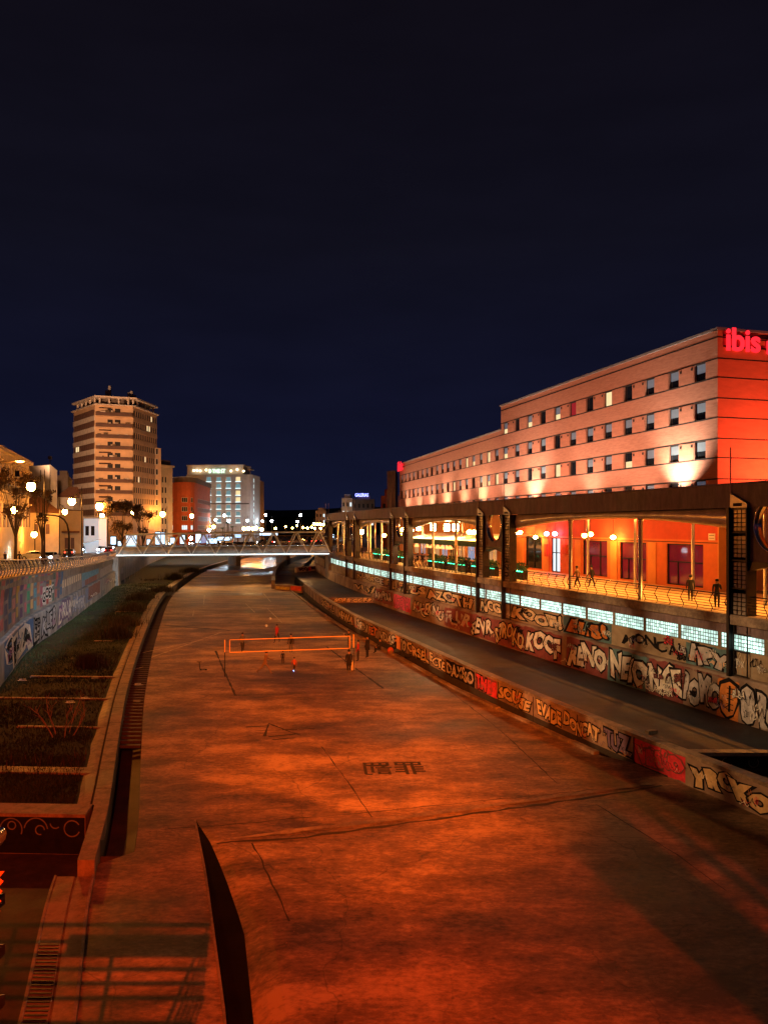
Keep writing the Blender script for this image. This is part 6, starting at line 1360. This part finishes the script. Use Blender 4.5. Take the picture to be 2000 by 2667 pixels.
for k, (y, o_, z) in enumerate(((100.5,2.5,9.9),(103,4,9.3),(106,3.5,9.6),(110,5,9.2),(113,3.5,9.0),(126,3,9.6),(131,4,9.2),(137,3,9.8))): f_ = fr_on(CE, y, o_); wall_lamp(f_, 0, 0, z+.4, .30, M['arc_globe'], 'round yellow globe lamp hanging in the far arcade bays', 'globes in the far bays')

# ------------------------------------------------------------------ light objects, some of them added
def spot(name, loc, tgt, W, col, ang, blend, r, parent=None):
    l = bpy.data.lights.new(name, 'SPOT'); l.energy = W; l.color = col; l.spot_size = R(ang); l.spot_blend = blend; l.shadow_soft_size = r
    o = bpy.data.objects.new(name, l); COL.objects.link(o); o.location = Vector(loc)-wloc(parent); d = Vector(tgt)-Vector(loc); o.rotation_euler = d.to_track_quat('-Z','Y').to_euler()
    if parent: o.parent = parent
    return o
def point(name, loc, W, col, r, parent=None):
    l = bpy.data.lights.new(name, 'POINT'); l.energy = W; l.color = col; l.shadow_soft_size = r
    o = bpy.data.objects.new(name, l); COL.objects.link(o); o.location = Vector(loc)-wloc(parent)
    if parent: o.parent = parent
    return o
def uplight(fr, a, W, col, k, b=2.2):
    o = tag(empty('uplight', fr.pt(a,b,12.8)), 'small roof floodlight washing the hotel front from the canopy', 'floodlight', 'floodlights on the canopy roof')
    MB().fbox(fr, a-.25, a+.25, b-.15, b+.15, 12.76, 13.0).build('housing', M['dark_steel'], o); spot('beam', fr.pt(a,b,13.08), fr.pt(a,-.2,17.5), W, col, 100, .9, .12, o)
for i, (t, W) in enumerate(((3.86,6000),(16.5,700),(27.5,3000),(34,1600))): uplight(HB, t*K1, W, (1,.86,.66), i)
for i, a in enumerate((9,16,23,30)): uplight(HB, a, 3300, (1,.62,.42), i, 6.0)
for i, (a, W) in enumerate(((6.5,2600),(14,1400),(22,2000),(30,1500),(38,1500),(46,1200))): uplight(W2, a, W, (1,.80,.52), i)
for i, a in enumerate((3,13,23,33,43)): uplight(W2, a, 2200, (1,.62,.42), i, 5.5)
def tall_lamp(name, x, y, z0, z1, hx, hy, W, col, label, r=.14):
    o = tag(empty(name, (x,y,z0)), label, 'street lamp'); MB().lathe((x,y,z0), [(.16,0),(.12,1),(.07,z1-z0+.3)], 8).build('pole', M['dark_steel'], o)
    MB().tube([V(x,y,z1+.2),V(x+hx,y+hy,z1+.35)], .05, 6).build('arm', M['dark_steel'], o); MB().ball(V(x+hx,y+hy,z1+.36), .3, 8, 5, (1.3,1.3,.4)).build('lamp_head', M['galv'], o); point('lamp_light', (x+hx,y+hy,z1), W, col, r, o); return o
SOD = (1,.078,.004)
o = tall_lamp('street_lamp', 2.0, -15.9, 8.6, 19.4, 0, .5, 400, SOD, 'tall sodium street lamp on the viewing bridge behind the camera', .05)
spot('beam', (2.0,-15.3,19.3), (-1,53,0), 370000, (1,.165,.009), 27, 1.0, .05, o); spot('beam', (2.0,-15.35,19.4), (-6.5,21,0), 76000, SOD, 40, .8, .05, o)  # first beam is extra, added to brighten the middle of the bed
o = tall_lamp('street_lamp', 15.6, -15.5, 8.6, 18.5, 0, .5, 60, (1,.13,.012), 'tall sodium street lamp at the right end of the viewing bridge')
spot('beam', (15.6,-15.0,18.4), (8.5,22,0), 36000, (1,.080,.004), 34, .8, .10, o)
o = tag(empty('floodlight', (-6,-.4,7.6)), 'cool white floodlight added under the viewing bridge to brighten the mural wall', 'floodlight'); MB().box(-6.3,-5.7,-.5,-.3,7.4,7.8).build('housing', M['dark_steel'], o); MB().box(-6.05,-5.95,-.45,-.35,7.8,8.0).build('bracket', M['dark_steel'], o); [spot('beam', (-6+.2*k_,-.2,7.6), (CW.x(D_),D_,z_), W_, (.78,.88,1), a_, .7, .1, o) for k_, (D_, z_, W_, a_) in enumerate(((55,3.6,90000,9),(68,3.4,130000,8),(86,3.2,200000,6.5),(108,3.0,300000,5.2)))]  # unseen lamp added to give the mural wall its cool light
for y, W in ((36,200),(66,12000)):
    x = CW.x(y)-3.0; o = tall_lamp('street_lamp', x, y, zq(y), zq(y)+9.4, 2.2, 0, W, (1,.25,.02), 'sodium quay lamp with added floods beside the left railing ' + ('before' if y == 36 else 'next to') + ' the mural', .3)
    q_ = V(x+2.2, y, zq(y)+8.6); MB().box(q_.x-.3,q_.x+.1,y-.3,y+.3,q_.z-.2,q_.z+.3).build('added_flood_housing', M['dark_steel'], o)  # made-up flood housing hung on the quay lamp
    for k_, D_t in enumerate((40,46,53,61) if y == 36 else (70,80,92,106)): spot('flood', q_+V(.3,0,.1*k_), (CE.x(D_t),D_t,3.5), 34000, (1,.60,.28), 10.5, .7, .12, o)  # beams added across the river to light the embankment graffiti
    for k_, D_t in enumerate((28,32,37,43) if y == 36 else (50,58,68,80)): spot('flood', q_+V(.3,0,-.1*k_-.1), (CL.x(D_t),D_t,.9), 26000, (1,.46,.16), 5.6, .6, .1, o)  # narrow beams added to light the low wall
for k, a in enumerate((5,14,23,32)):
    spot('underlight', FB.pt(a,1.4,5.45), FB.pt(a,-2,0), 1500, (1,.52,.17), 130, .7, .1, fb)
o = tag(empty('floodlight', (-66,152,24.4)), 'warm floodlight added on a roof mast to brighten the apartment tower', 'floodlight'); MB().box(-66.3,-65.7,151.7,152.2,24,24.6).build('housing', M['dark_steel'], o); MB().bar(V(-66,152,16.5), V(-66,152,24), .12).build('mast', M['dark_steel'], o); spot('beam', (-66,152.4,24.5), (-73,204,34), 125000, (1,.50,.24), 60, .8, .3, o)  # unseen floodlight, put in to light the tower's upper floors
# viewing bridge underfoot: deck, side platform with barred railing, posts
vb = empty('viewing_bridge', (0,-4,8.2), 'road bridge with barred railing where the viewer stands', 'bridge')
MB().box(-40,40,-22,-.25,8.0,8.55).build('deck', M['kerbstone'], vb); MB().box(-9,-1.45,-.25,2.62,8.25,8.55).build('platform', M['kerbstone'], vb)
def rail(pts):
    for z in (8.75,8.93,9.11,9.29,9.47): MB().tube([V(x,y,z) for x, y in pts], .03, 5).build('bar', M['dark_steel'], vb)
    MB().tube([V(x,y,9.70) for x, y in pts], .032, 10).build('handrail', M['chrome'], vb, True)
rail([(-9,2.72),(-1.36,2.72),(-1.36,-.1)])
for x in (-8.8,-7.2,-5.6,-4,-2.6): MB().bar(V(x,2.72,8.5), V(x,2.72,9.68), .05).build('post', M['dark_steel'], vb)
bn = MB(); rows = []
for k in range(25): z = 9.60-.0115*k; rows.append([V(-3.2,2.67,z), V(-1.318-.008*(k%3)-.0012*k, 2.67, z)])
tag(bn.strip(rows).build('banner', mat('banner', (.62,.13,.03), .8, .2, 6)), 'orange ragged banner tied to the bridge railing', 'banner')
for x0, y0, w_ in ((13.0,-1.5,.9),(13.9,-1.5,.16),(15.6,-1.5,2.7)):  # unseen blocks shaped to cast the shadow bands on the bed
    MB().box(x0-w_/2,x0+w_/2,y0-w_/2,y0+w_/2,8.55,17.5).build('mast', M['dark_steel'], vb)
for k, y in enumerate((34,40,46,52,58,64,71,78,85)):  # lamps added under the canopy so the walkway floor is brighter
    f_ = fr_on(CE, y, 3.0); o = tag(empty('downlight', f_.pt(0,0,12.3)), 'small round downlight added under the canopy to brighten the walkway', 'downlight', 'added downlights under the canopy'); MB().lathe(f_.pt(0,0,12.2), [(.12,0),(.16,.02),(.16,.2)], 10).build('housing', M['dark_steel'], o); spot('beam', f_.pt(0,0,12.18), f_.pt(0,0,6), 4400, (1,.37,.055), 95, .5, .08, o)
# red wash on the hotel end wall: added lamp standing in for the sign
o = tag(empty('floodlight', EB.pt(5,5,12.9)), 'red floodlight added to give the hotel end wall its sign glow', 'floodlight'); MB().fbox(EB, 4.7, 5.3, 4.8, 5.2, 12.5, 12.95).build('housing', M['dark_steel'], o); spot('beam', EB.pt(5,5,13.1), EB.pt(3,0,19), 7500, (1,.17,.07), 130, .8, .2, o)
# cool floods on the white hotel
o = tag(empty('floodlight', P(560,1372,300)), 'cool white floodlight at the foot of the pale hotel', 'floodlight'); c = P(560,1372,300); MB().box(c.x-.4,c.x+.4,c.y-.3,c.y+.3,c.z-.6,c.z-.1).build('housing', M['dark_steel'], o); spot('beam', c, P(580,1280,330), 48000, (.80,.95,1), 120, .8, .3, o)
for m_ in bpy.data.materials:               # small lit panes need no direct light sampling
    if m_.name.split('.')[0] in ('lit_win','lit_win_white','lit_win_red','blind','lit_sill','cool_win','shop_lit','block_lit','rest_glass','rest_blue','kiosk','shop_glass','shop_blue','red_glow','tail_light','sign_green','neon_blue','cyan','shoe_blue') or m_.name.startswith('shade_'):
        m_.cycles.emission_sampling = 'NONE'
